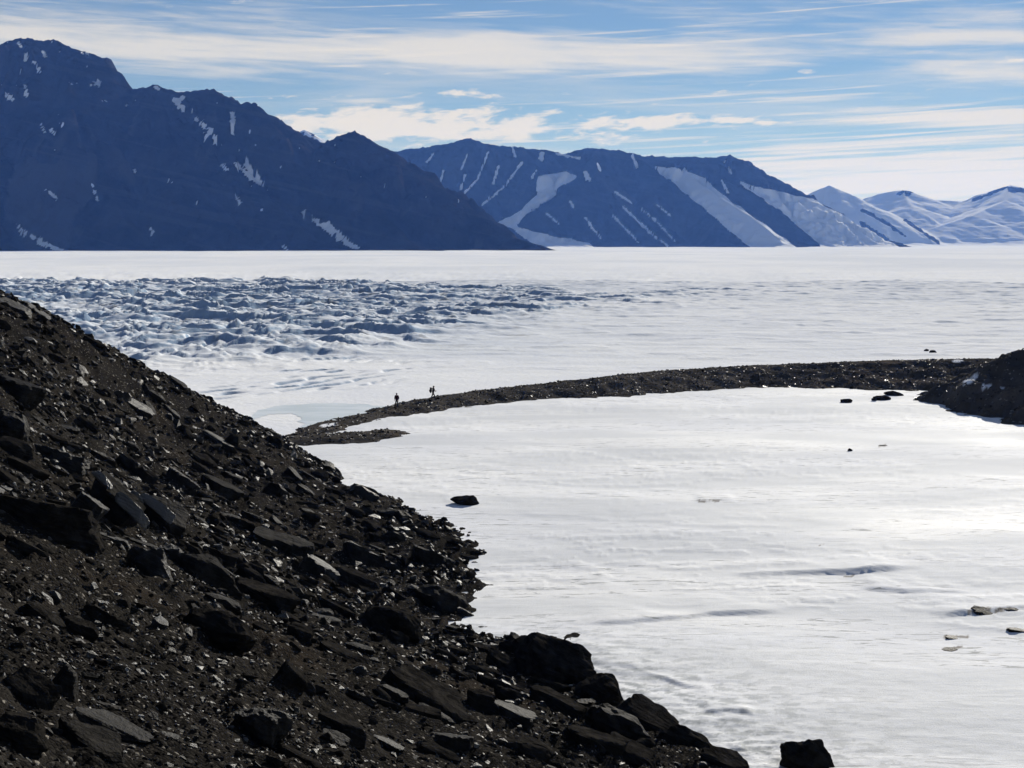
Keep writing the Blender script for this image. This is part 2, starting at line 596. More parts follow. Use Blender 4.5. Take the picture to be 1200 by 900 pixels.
GLAC2 = [(868, 214), (885, 220), (905, 224), (950, 234), (985, 252), (1060, 294), (970, 294), (935, 262), (905, 240)]
PATCH1 = [(632, 208), (662, 202), (674, 207), (650, 222), (640, 228), (630, 222)]
TONGUE = [(640, 222), (650, 226), (636, 238), (616, 250), (604, 266), (586, 262), (612, 246)]
FOOT = [(600, 266), (630, 274), (690, 287), (700, 294), (640, 294), (630, 288)]
B_SNOW = [
    ([(572, 178), (560, 210), (545, 225)], 1.1), ([(508, 180), (500, 190)], 1.1), ([(520, 200), (516, 212)], 1.5), ([(548, 180), (540, 200)], 1.0), ([(584, 195), (578, 215)], 1.2), ([(612, 190), (590, 220), (565, 240)], 1.2),
    ([(545, 205), (540, 222)], 1.2), ([(636, 180), (634, 186)], 3), ([(686, 203), (690, 210)], 4.5), ([(652, 180), (680, 186)], 1.3), ([(730, 242), (750, 262), (782, 288)], 1.4), ([(752, 245), (772, 262), (790, 282)], 1.1),
    ([(718, 252), (748, 284)], 1.2), ([(686, 255), (704, 280)], 1.0), ([(720, 224), (740, 238)], 1.2), ([(742, 182), (746, 196)], 2.2), ([(668, 236), (672, 243)], 1.5), ([(850, 190), (856, 202)], 2.2), ([(846, 212), (853, 226)], 1.5),
    ([(600, 172), (604, 184)], 1.2), ([(628, 200), (624, 208)], 2.0), ([(520, 245), (536, 235)], 1.0), ([(640, 250), (655, 262)], 1.0), ([(700, 192), (704, 200)], 1.4), ([(770, 240), (785, 252)], 1.0),
]


def snowB(px, py, X, Y, H, D, g):
    s = blotch(px, py, B_SNOW, 1.2)
    nx, ny = px + fbm(px / 16, py / 16, 2, 8) * 2.2, py + fbm(px / 16, py / 16, 2, 9) * 1.2
    for poly in (GLAC1, GLAC2, PATCH1, TONGUE, FOOT):
        s = np.maximum(s, np.where(inpoly(nx, ny, poly), 1.0, 1 - sstep(polydist(nx, ny, poly + poly[:1]), 0, 3.2)))
    cl = ((fbm(X / 40, H / 160, 3, 78) * .7 - g * .8 - (px > 690) * .16) > .36) & (D > 14)
    return np.maximum(s, cl * .60)


mountain('mountain', B_RIDGES, -1750, 2450, 6750, 8340, 8900, 9, snowB,
         'middle dark mountain range with snow gullies and glaciers between its ribs', gully=34, rough=9, seed=13)

C_RIDGES = [
    (P3([(880, 262, 10700), (935, 240, 10650), (972, 217, 10600), (1000, 229, 10450), (1040, 252, 10200), (1080, 274, 9980), (1115, 294, 9700)]), .50),
    (P3([(972, 217, 10600), (985, 245, 10250), (1010, 272, 9900), (1045, 296, 9500)]), .50),
    (P3([(1012, 233, 11800), (1030, 227, 11800), (1052, 223, 11800), (1064, 223, 11750), (1090, 234, 11700), (1130, 236, 11700), (1152, 229, 11600), (1184, 217, 11500), (1206, 221, 11500),
         (1250, 214, 11500), (1320, 205, 11500), (1400, 222, 11500), (1500, 235, 11500), (1700, 240, 11500)]), .40),
    (P3([(1056, 223, 11800), (1066, 240, 11300), (1100, 262, 10800), (1150, 288, 10000)]), .34),
    (P3([(1184, 217, 11500), (1178, 235, 11000), (1140, 252, 10600), (1090, 268, 10300)]), .34),
    (P3([(1184, 217, 11500), (1215, 250, 10800), (1260, 290, 9800)]), .42),
    (P3([(1320, 205, 11500), (1330, 250, 10600), (1350, 292, 9800)]), .45),
]


def snowC(px, py, X, Y, H, D, g):
    s = np.ones(px.shape)
    for line, w in (([(1054, 226), (1066, 226)], 4), ([(1182, 221), (1192, 224)], 2), ([(1010, 246), (1040, 262), (1060, 276)], 1.5), ([(1180, 219), (1140, 235)], 1.3),
                    ([(1010, 262), (1050, 288)], 2.0), ([(1060, 258), (1100, 284)], 1.5), ([(1186, 220), (1204, 224)], 1.5)):
        s = np.minimum(s, sstep(polydist(px, py, line) + fbm(px / 6, py / 6, 3, 4) * w, w * .6, w * .6 + 2))
    return s


mountain('mountain', C_RIDGES, 2200, 8300, 9300, 11850, 12600, 17, snowC,
         'farthest snow covered mountains with pale sunlit ridges', gully=2.5, rough=2.2, seed=23, warp=28)
mountain('mountain', [(P3([(342, 166, 9300), (356, 152, 9300), (366, 158, 9300), (380, 167, 9300), (396, 185, 9300)]), .6)], -1700, -700, 8800, 9350, 9800, 16,
         lambda px, py, X, Y, H, D, g: (fbm(X / 60, Y / 60, 3, 2) > -.25) * .9,
         'small snowy peak showing over the notch of the black mountain wall', gully=12, rough=6, seed=31)


# ---------------------------------------------------------------- scree hillside (surface function first: others stand on it)
S_ = ZC / 19.0


def cp(px, py, Y):
    return at(px, py, Y * S_)


HC = [cp(*a) for a in [
    (0, 342, 88), (60, 371, 91), (150, 421, 97), (230, 461, 103), (290, 491, 110), (325, 517, 115),
    (345, 541, 118), (390, 571, 106), (430, 583, 102), (480, 599, 96.8), (562, 636, 86.6), (578, 672, 78.5), (580, 702, 73), (552, 722, 69.5),
    (580, 749, 65.5), (640, 757, 64.2), (690, 801, 58.9), (730, 831, 55.7), (800, 866, 52.3), (880, 886, 50.6), (908, 902, 49.3),
    (0, 900, 19), (0, 750, 26), (0, 600, 40), (0, 450, 62), (150, 560, 68), (300, 600, 75), (150, 750, 31), (300, 750, 39), (300, 900, 24.5),
    (450, 640, 78), (450, 750, 52), (450, 900, 31), (600, 900, 37), (750, 905, 43.5), (220, 520, 88)]]
HC += [np.array(v, float) for v in [(0, 0, 22.2), (-14, 4, 28), (15, 2, 13), (25, 24, -1.5), (19.5, 44, -3.0), (40, 30, -6), (30, 8, 0), (-50, 10, 46), (-50, 60, 38),
                                    (-62, 108, 24), (-48, 124, 14), (-40, 138, 7), (-34, 150, 0), (-30, 165, -4), (-70, 150, 6), (-95, 120, 20), (-70, 190, -6), (-120, 170, 0), (-110, 40, 60)]]
for i in range(6, 21):
    HC[i][2] += .05 if i in (11, 12, 13, 14) else .32
HC = np.array(HC)


def tps_fit(P, lam=1e-3):
    n = len(P)
    x = P[:, :2] / 100
    d = np.linalg.norm(x[:, None] - x[None], axis=2)
    K = np.where(d > 0, d * d * np.log(d + 1e-12), 0) + lam * np.eye(n)
    Q = np.hstack([np.ones((n, 1)), x])
    A = np.block([[K, Q], [Q.T, np.zeros((3, 3))]])
    return np.linalg.solve(A, np.concatenate([P[:, 2], np.zeros(3)]))


TPS = tps_fit(HC)


def hill_base(X, Y):
    x, y = np.asarray(X, float) / 100, np.asarray(Y, float) / 100
    h = TPS[-3] + TPS[-2] * x + TPS[-1] * y
    for i, p in enumerate(HC):
        r2 = (x - p[0] / 100) ** 2 + (y - p[1] / 100) ** 2
        h = h + TPS[i] * 0.5 * r2 * np.log(r2 + 1e-12)
    return np.maximum(h, -7)


def hill(X, Y):
    X = np.asarray(X, float); Y = np.asarray(Y, float)
    h = hill_base(X, Y)
    u, v = X * .9 - Y * .44, X * .44 + Y * .9
    f = .35 + .65 * sstep(np.hypot(X, Y), 15, 45)
    h = h + f * (fbm(u / 9, v / 9, 3, 101) * .40 + fbm(u / 2.2, v / 1.6, 3, 103) * .20)
    # bedrock ledges breaking through the debris, gravel between
    b = fbm(u / 13, v / 13, 3, 107)
    led = np.abs(pn(u / 1.3, v / 3.2, 109)) * .5 + np.abs(pn(u / .6, v / 1.1, 111)) * .22
    h = h + f * sstep(b, -.15, .4) * (led - .15) * 1.25
    return h + fbm(u / .55, v / .45, 2, 113) * .09


def hit_hill(px, py, base=False):
    dx, dy, dz = (float(v) for v in ray(px, py))
    fn = hill_base if base else hill
    t = np.linspace(10, 230, 2600)
    d = ZC + dz * t - fn(dx * t, dy * t)
    i = np.argmax(d < 0)
    if not (d < 0).any():
        return None
    k = t[i]
    return np.array([dx * k, dy * k, ZC + dz * k])


def build_hill():
    azs = np.concatenate([np.radians(np.linspace(-58, -22, 60, endpoint=False)), np.linspace(R(-22), R(14), 430), np.radians(np.linspace(14.5, 30, 26))])
    rs = [9.0]
    while rs[-1] < 215:
        rs.append(rs[-1] * (1.0 + (.0075 if rs[-1] > 20 else .02)))
    rs = np.array(rs)
    A, Rr = np.meshgrid(azs, rs)
    X, Y = np.sin(A) * Rr, np.cos(A) * Rr
    H = hill(X, Y)
    V = np.stack([X, Y, H], -1).reshape(-1, 3)
    Fc = grid_faces(*X.shape)
    keep = (V[Fc, 2] > -1.2).any(1)
    V2, F2, A2 = compact(V, Fc[keep], {'snow': np.zeros(len(V))})
    return tag(mesh_np('scree_slope', V2, F2, M_SCREE, True, A2), 'steep dark scree slope running down to the snow', None, 'structure')


SCREE = build_hill()

# ---------------------------------------------------------------- moraine ridge and rock knoll (surface functions)
def ridge_pts(lst, k=4.0):
    out = []
    for px, pyc, pyb in lst:
        yb = ZC * F / (pyb - HOR)
        c = (pyc - HOR) / F
        z = (ZC - c * yb) / (1 + k * c)
        out.append(at(px, pyc, yb + k * z))
    return out


MOR = [(ridge_pts([(300, 519, 522), (335, 513, 517), (365, 502, 511), (400, 491, 502), (430, 484.5, 494), (465, 475, 487), (507, 465.5, 480), (560, 457.5, 474), (620, 450, 469), (700, 441, 465),
                   (780, 433, 459), (860, 428, 455), (940, 424.5, 455), (1020, 421.5, 458), (1100, 419.5, 460), (1160, 419, 461), (1240, 418, 462), (1400, 416, 464)]), .25),
       ([on_plane(318, 513, .5), on_plane(360, 509, .8), on_plane(420, 505.5, .8), on_plane(452, 503, .55), on_plane(476, 500, .12)], .20)]
KNOLL = [([at(1166, 445, 204), at(1174, 425, 202), at(1190, 413, 200), at(1225, 402, 200), at(1260, 390, 200), at(1330, 372, 204), at(1450, 380, 210)], .74),
         ([at(1190, 414, 200), at(1165, 455, 194), at(1134, 485, 189)], .55),
         ([at(1225, 402, 200), at(1215, 470, 185), at(1195, 500, 177)], .50)]


def moraine_h(X, Y, ridges=MOR, seed=41, warp=1.3):
    wx, wy = fbm(X / 4, Y / 4, 3, seed) * warp, fbm(X / 4, Y / 4, 3, seed + 4) * warp
    H, S, D = roof(X, Y, ridges, wx, wy)
    H = H - .25 * np.exp(-(D / 1.2) ** 2)           # rounded crest
    return H + fbm(X / 2.6, Y / 2.6, 4, seed + 8) * .06 + .08


def strip(name, fn, x0, x1, y0, y1, step, mat, label, zmin=-.5, snowfn=None):
    X, Y = np.meshgrid(np.arange(x0, x1, step), np.arange(y0, y1, step))
    H = fn(X, Y)
    V = np.stack([X, Y, H], -1).reshape(-1, 3)
    Fc = grid_faces(*X.shape)
    keep = (V[Fc, 2] > zmin).any(1)
    sn = snowfn(X, Y, H).ravel() if snowfn else np.zeros(len(V))
    V2, F2, A2 = compact(V, Fc[keep], {'snow': sn})
    V2[:, 2] = np.maximum(V2[:, 2], zmin - .4)
    return tag(mesh_np(name, V2, F2, mat, True, A2), label, None, 'structure')


def moraine_snow(X, Y, H):
    px, py = project(X, Y, H)
    s = np.zeros(px.shape)
    for line, w in (([(1118, 423), (1127, 423)], 2), ([(378, 499), (393, 497)], 2.2)):
        s = np.maximum(s, 1 - sstep(polydist(px, py, line), w * .6, w))
    return s


def knoll_h(X, Y):
    h = moraine_h(X, Y, KNOLL, 61, 1.7)
    return h + (np.abs(pn(X / 3.4, Y / 3, 66)) * .75 + np.abs(pn(X / 1.2, Y / 1.4, 67)) * .34) * sstep(h, .25, 1.4)


def knoll_snow(X, Y, H):
    px, py = project(X, Y, H)
    s = np.zeros(px.shape)
    for line, w in (([(1131, 448), (1138, 446), (1143, 441)], 3.2), ([(1150, 453), (1160, 452)], 2.0), ([(1173, 454), (1176, 454)], 1.5)):
        s = np.maximum(s, 1 - sstep(polydist(px, py, line) + fbm(px / 3, py / 3, 2, 3) * .6, w * .6, w))
    return s


strip('moraine_ridge', moraine_h, -48, 100, 150, 262, .36, M_MORAINE, 'long low gravel ridge between the snow field and the glacier', -.45, moraine_snow)
strip('rock_knoll', knoll_h, 52, 120, 165, 235, .32, M_MORAINE, 'dark rocky knoll at the end of the gravel ridge', -.45, knoll_snow)

# ---------------------------------------------------------------- snow field and glacier: one polar sheet cut along the ridge crest
CREST = np.array(MOR[0][0])
crest_az = np.arctan2(CREST[:, 0], CREST[:, 1])
crest_r = np.hypot(CREST[:, 0], CREST[:, 1])


def near_snow(X, Y):
    r = np.hypot(X, Y)
    h = fbm(X / 45, Y / 34, 3, 201) * .26
    nx, ny = X / 5.0 + pn(X / 20, Y / 20, 203) * .8, Y / 1.9 + pn(X / 14, Y / 14, 204) * 1.2
    n = fbm(nx, ny, 4, 205, .55)
    pat = sstep(fbm(X / 34, Y / 26, 3, 206), -.25, .35)
    h = h + sstep(n, .20, .28) * .05 * pat + n * .02 + fbm(X / 1.4, Y / .6, 3, 207) * .016 * pat
    # rough wind-scoured ice along the foot of the scree
    hb = hill_base(X, Y)
    foot = np.exp(-np.maximum(0, -hb) / 1.0) * sstep(90 - Y, 0, 22)
    h = h + foot * (fbm(X / .9, Y / .6, 4, 208, .6) * .065 + sstep(fbm(X / 2.5, Y / 1.2, 3, 209), .1, .2) * .05)
    # long low drift edges seen on the field
    for line, hh, w in DRIFTS:
        e = polydist_signed(X, Y, line)
        h = h + hh * sstep(e[0], -.28, .28) * np.exp(-np.maximum(e[0], 0) / w) * e[1]
    return h


def polydist_signed(X, Y, line):
    """signed distance beyond a drift edge (positive on its far side) and a fade at both ends"""
    xs = np.array([p[0] for p in line]); ys = np.array([p[1] for p in line])
    o = np.argsort(xs); xs, ys = xs[o], ys[o]
    yl = np.interp(X, xs, ys) + fbm(X / 2.5, Y * 0, 3, 12) * .22
    L = xs[-1] - xs[0]
    fade = (.35 + .65 * sstep(fbm(X / 7.0, Y / 6.0, 2, 14), -.4, .4)) * sstep(X, xs[0], xs[0] + .25 * L) * (1 - sstep(X, xs[-1] - .25 * L, xs[-1]))
    return Y - yl, fade


def gl(pts):
    return [tuple(on_plane(px, py)[:2]) for px, py in pts]


DRIFTS = [(gl([(930, 455 + 165), (1010, 622), (1090, 612)]), .10, 8.0),
          (gl([(650, 733), (700, 732), (760, 728), (830, 720), (900, 716), (940, 714)]), .22, 5.0),
          (gl([(850, 674), (930, 672), (1010, 671), (1092, 664)]), .30, 6.0),
          (gl([(1000, 688), (1060, 692), (1150, 692)]), .24, 4.0),
          (gl([(1090, 720), (1140, 717), (1195, 711), (1260, 712)]), .24, 3.0),
          (gl([(680, 778), (740, 785), (800, 806), (850, 815)]), .20, 2.5),
          (gl([(820, 838), (850, 836), (890, 840)]), .16, 2.0),
          (gl([(600, 605), (660, 606), (720, 611)]), .10, 5.0),
          (gl([(815, 589), (845, 587), (870, 588)]), .16, 5.0)]


def pond_mask(X, Y):
    px, py = project(X, Y, np.zeros_like(X))
    return (1 - sstep(np.hypot((px - 385) / 150, (py - 480) / 26), .75, 1.15))


def glacier_h(X, Y):
    r = np.hypot(X, Y)
    px, py = project(X, Y, np.zeros_like(X))
    h = fbm(X / 160, Y / 160, 3, 301) * 1.2 * sstep(r, 260, 700)
    # crevassed icefall band
    bx = [-900, 0, 200, 420, 560, 700, 850, 980, 1300]
    top = np.interp(px, bx, [330, 331, 331, 332, 337, 341, 341, 342, 342]) + fbm(X / 40, Y / 80, 3, 302) * 3.0
    bot = np.interp(px, bx, [455, 448, 436, 420, 390, 370, 361, 353, 350]) + fbm(X / 14, Y / 40, 3, 303) * 7
    st = np.interp(px, bx, [1, 1, 1, .95, .72, .45, .36, .18, .05])
    m = sstep(py, top - .6, top + 1.6) * (1 - sstep(py, bot - 22, bot + 6)) * st * (r > 180)
    sc = np.clip(r / 420, .55, 1.6)
    wx, wy = fbm(X / 30, Y / 30, 3, 304) * 9, fbm(X / 30, Y / 30, 3, 305) * 9
    def scarp(period, sx, sy, seed, face):
        q = Y / period + fbm((X + wx) / sx, (Y + wy) / sy, 3, seed, .5) * 1.5
        fr = q - np.floor(q)
        a = sstep(fbm((X + wx) / (sx * .7), (Y + wy) / (sy * .8), 3, seed + 40) + .12 * np.sin(np.floor(q) * 2.4), -.42, .15)
        return a * np.where(fr < face, sstep(fr, 0, face), 1 - (fr - face) / (1 - face))
    k = np.clip(r / 420, .7, 1.25)
    lump = fbm(X / 5.0, Y / 7.0, 3, 308)
    ice = .86 * m * (scarp(44, 95, 60, 306, .10) * 2.5 * k + scarp(21, 44, 30, 316, .13) * 1.6 * k + scarp(10, 20, 14, 326, .2) * .9 + scarp(5.5, 9, 8, 336, .3) * .5 + lump * .3 + ridged(X / 5.5, Y / 6, 3, 346) * .16)
    h = h + ice
    # narrow open crevasses bending across the apron
    q = (Y - 1.7 * X) / 8.5 + fbm(X / 14, Y / 14, 3, 331) * .55
    fq = q - np.floor(q) - .5
    cm = np.exp(-((px - 335) / 95) ** 2 - ((py - 455 + (px - 335) * .10) / 11) ** 2) * sstep(fbm(X / 9 + np.floor(q) * 3.3, Y / 14, 2, 332), -.35, .1)
    cm = np.maximum(cm, .8 * np.exp(-((px - 400) / 70) ** 2 - ((py - 428) / 14) ** 2) * sstep(fbm(X / 12, Y / 18, 2, 333), 0, .4))
    h = h - 1.5 * cm * np.exp(-(fq / .17) ** 2)
    # wind-packed ripples elsewhere
    h = h + (1 - m) * sstep(r, 200, 330) * (1 - sstep(r, 800, 1500)) * (fbm(X / 22, Y / 9, 4, 309, .6) * .26 * np.clip(r / 350, .5, 2.6) + sstep(fbm(X / 30, Y / 16, 3, 310), .25, .4) * .25)
    p = pond_mask(X, Y)
    return h * (1 - p)


def ground_z(X, Y, near):
    return np.where(near, near_snow(X, Y), glacier_h(X, Y))


def build_ground():
    azs = np.concatenate([np.radians(np.linspace(-180, -25, 50, endpoint=False)), np.linspace(R(-25), R(25), 680), np.radians(np.linspace(25, 180, 51)[1:])])
    rows = np.concatenate([np.geomspace(3600, 960, 26, endpoint=False), np.linspace(960, 472, 310, endpoint=False), ZC * F / np.concatenate([np.arange(ZC * F / (472 - HOR), 262, .8), np.linspace(262, 860, 400, endpoint=False)]) + HOR,
                           np.linspace(ZC * F / 860 + HOR, 296, 40, endpoint=False), np.geomspace(296 - HOR, 1.9, 22) + HOR])
    A, PY = np.meshgrid(azs, rows)
    Rr = ZC * F / (PY - HOR)
    X, Y = np.sin(A) * Rr, np.cos(A) * Rr
    rc = np.interp(A, crest_az, crest_r) + .5
    near = Rr < rc
    Z = ground_z(X, Y, near)
    band = np.exp(-((Rr - rc) / 4.0) ** 2)
    Z = Z * (1 - band)
    Z = np.where((np.abs(A) > R(50)) & (Rr < 400), np.minimum(Z, -.1), Z)
    V = np.stack([X, Y, Z], -1).reshape(-1, 3)
    Fc = grid_faces(*X.shape)
    nf = near.ravel()[Fc].any(1)
    zero = np.zeros(len(V))
    V2, F2, A2 = compact(V, Fc[nf], {'ice': zero, 'dirt': zero})
    hb = hill_base(V2[:, 0], V2[:, 1])
    ft = np.exp(-np.maximum(0, -hb) / 2.2) * sstep(92 - V2[:, 1], 0, 22)
    A2['ice'] = np.clip(ft * 1.2 * sstep(fbm(V2[:, 0] / 1.5, V2[:, 1] / .7, 5, 401, .65), -.05, .5), 0, .85)
    px, py = project(V2[:, 0], V2[:, 1], V2[:, 2])
    d = np.zeros(len(V2))
    for line, w in (([(1138, 717), (1150, 718), (1160, 714)], 4.0), ([(1166, 716), (1186, 713)], 3.0), ([(1108, 746), (1133, 747)], 2.2), ([(1106, 760), (1126, 759)], 2.0),
                    ([(818, 587), (842, 587)], 1.6), ([(1030, 523), (1038, 522)], 1.2), ([(960, 639), (966, 638)], 1.0), ([(990, 676), (1000, 675)], 1.0)):
        d = np.maximum(d, 1 - sstep(polydist(px, py, line) + fbm(V2[:, 0] / .5, V2[:, 1] / .5, 3, 5) * w * .7, w * .5, w))
    A2['dirt'] = d * .9
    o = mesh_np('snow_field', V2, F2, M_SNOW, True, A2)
    tag(o, 'wind rippled white snow field below the scree slope', None, 'structure')
    V3, F3, A3 = compact(V, Fc[~nf], {'ice': zero, 'dirt': zero})
    X3, Y3 = V3[:, 0], V3[:, 1]
    px, py = project(X3, Y3, V3[:, 2])
    sl = np.zeros(X.shape)
    dr = np.gradient(Rr[:, 0])
    sl[:] = np.gradient(Z, axis=0) / dr[:, None]
    sl3 = sl.ravel()[np.unique(Fc[~nf])]
    A3['ice'] = .85 * sstep(sl3, .09, .38) * (py < 480) + .26 * sstep(py, 330, 336) * (1 - sstep(py, 405, 430)) * (1 - sstep(px, 500, 800))  # exposed ice on viewer-facing scarps, with their blue shade put into its colour
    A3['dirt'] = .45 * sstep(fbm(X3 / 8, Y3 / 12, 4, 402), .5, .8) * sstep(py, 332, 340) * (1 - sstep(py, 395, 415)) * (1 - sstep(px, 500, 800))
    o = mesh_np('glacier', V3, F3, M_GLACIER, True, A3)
    tag(o, 'broad glacier with a crevassed blue shadowed icefall band', None, 'structure')


build_ground()


def build_pond():
    m, nt, b = new_mat('pond_ice')
    p, (x, y, z) = geo_pos(nt)
    n = noise(nt, vec(nt, x * .12, y * .3, 0.0), 1.0, 5, .6, .5)
    setin(nt, b, 'Base Color', mix(nt, n.ramp(.35, .65), (.58, .64, .65), (.72, .76, .77)))
    setin(nt, b, 'Roughness', .42)
    setin(nt, b, 'Specular IOR Level', .3)
    out = [(296, 492), (300, 481), (330, 475), (375, 472.5), (430, 474), (462, 478), (455, 488), (420, 493), (380, 500), (355, 503), (352, 494), (351, 488), (340, 484.5), (318, 485), (304, 489)]
    pts = gl(out)
    n_ = len(pts)
    bm = bmesh.new()
    vs = []
    for i in range(n_ * 6):
        a, k = i // 6, (i % 6) / 6
        x0, y0 = pts[a]; x1, y1 = pts[(a + 1) % n_]
        px_, py_ = x0 + (x1 - x0) * k, y0 + (y1 - y0) * k
        vs.append(bm.verts.new((px_ + .7 * float(pn(i * .37, 2.2, 3)), py_ + 1.0 * float(pn(i * .37, 9.2, 4)), .03)))
    bm.faces.new(vs)
    bmesh.ops.recalc_face_normals(bm, faces=bm.faces)
    for f in bm.faces:
        if f.normal.z < 0:
            f.normal_flip()
    bmesh.ops.triangulate(bm, faces=bm.faces)
    me = bpy.data.meshes.new('frozen_pond')
    bm.to_mesh(me); bm.free()
    me.materials.append(m)
    o = link(bpy.data.objects.new('frozen_pond', me))
    tag(o, 'pale green frozen meltwater pond behind the low end of the gravel ridge', None, 'structure')


build_pond()

# ---------------------------------------------------------------- rocks
_ico = {}


def ico(sub):
    if sub not in _ico:
        bm = bmesh.new()
        bmesh.ops.create_icosphere(bm, subdivisions=sub, radius=1.0)
        V = np.array([v.co for v in bm.verts]); Fc = np.array([[v.index for v in f.verts] for f in bm.faces])
        bm.free()
        _ico[sub] = (V, Fc)
    return _ico[sub]


def n3(P, f, seed):
    return (pn(P[:, 0] * f + P[:, 2] * f * .71, P[:, 1] * f - P[:, 2] * f * .53, seed) + pn(P[:, 1] * f + 7.7, P[:, 2] * f + P[:, 0] * .3 * f, seed + 3)) * .6


def rock_shape(seed, kind='block', sub=4):
    """unit rock: half sizes about 1 x 1 x 1, faceted by splitting planes, with bedding steps and chipped edges"""
    rg = np.random.default_rng(seed)
    D, Fc = ico(sub)
    npl = {'block': 9, 'slab': 10, 'boulder': 20, 'shard': 7}[kind]
    N = rg.normal(size=(npl, 3)); N /= np.linalg.norm(N, axis=1)[:, None]
    d = rg.uniform(.76, 1.02, npl) if kind == 'boulder' else rg.uniform(.62, .98, npl)
    ax = np.array([[1, .1, .05], [-1, .15, -.1], [.1, 1, .1], [-.15, -1, .1], [0.04, .06, 1], [-.05, .05, -1]]) + rg.normal(0, .14, (6, 3))
    ax /= np.linalg.norm(ax, axis=1)[:, None]
    dax = {'block': [.8, .8, .8, .8, .62, .8], 'slab': [.95, .95, .9, .9, .34, .5], 'boulder': [1.2, 1.2, 1.2, 1.2, 1.15, .9], 'shard': [.9, 1, .6, .6, .75, .8]}[kind]
    N = np.vstack([N, ax]); d = np.concatenate([d, np.array(dax) * rg.uniform(.85, 1.1, 6)])
    if kind == 'slab':
        N[:npl, 2] *= .5
        N /= np.linalg.norm(N, axis=1)[:, None]
        d[:npl] = np.maximum(d[:npl], .7)
    dots = D @ N.T
    r = np.where(dots > .05, d[None] / np.maximum(dots, .05), 9).min(1)
    V = D * np.minimum(r, 1.35)[:, None]
    lay = np.floor(V[:, 2] * (5 if kind != 'boulder' else 3) + n3(V, .7, seed) * .8)
    V[:, :2] *= (1 + .085 * np.sin(lay * 12.9 + seed))[:, None]
    V *= (1 + .09 * n3(V, 1.7, seed + 1) + .065 * n3(V, 4.1, seed + 2) + (.030 if sub > 3 else .02) * n3(V, 9.0, seed + 5) + (.10 * n3(V, 2.6, seed + 7) if kind == 'boulder' else 0))[:, None]
    return V, Fc


def rot(nrm, yaw, tilt=(0, 0)):
    z = Vector(nrm).normalized()
    q = Vector((0, 0, 1)).rotation_difference(z)
    return np.array((q.to_matrix() @ Euler((tilt[0], tilt[1], yaw)).to_matrix()))


def hill_normal(x, y, e=1.5):
    hx = (hill_base(x + e, y) - hill_base(x - e, y)) / (2 * e)
    hy = (hill_base(x, y + e) - hill_base(x, y - e)) / (2 * e)
    n = np.array([-float(hx), -float(hy), 1.0])
    return n / np.linalg.norm(n)


def make_rock(name, seed, kind, size, loc, M, tint, sub=4, parent=None):
    V, Fc = rock_shape(seed, kind, sub)
    V = (V * np.array(size)[None]) @ M.T
    o = mesh_np(name, V, Fc, M_ROCK, False, {'tint': np.full(len(V), tint)}, parent)
    o.location = loc
    return o


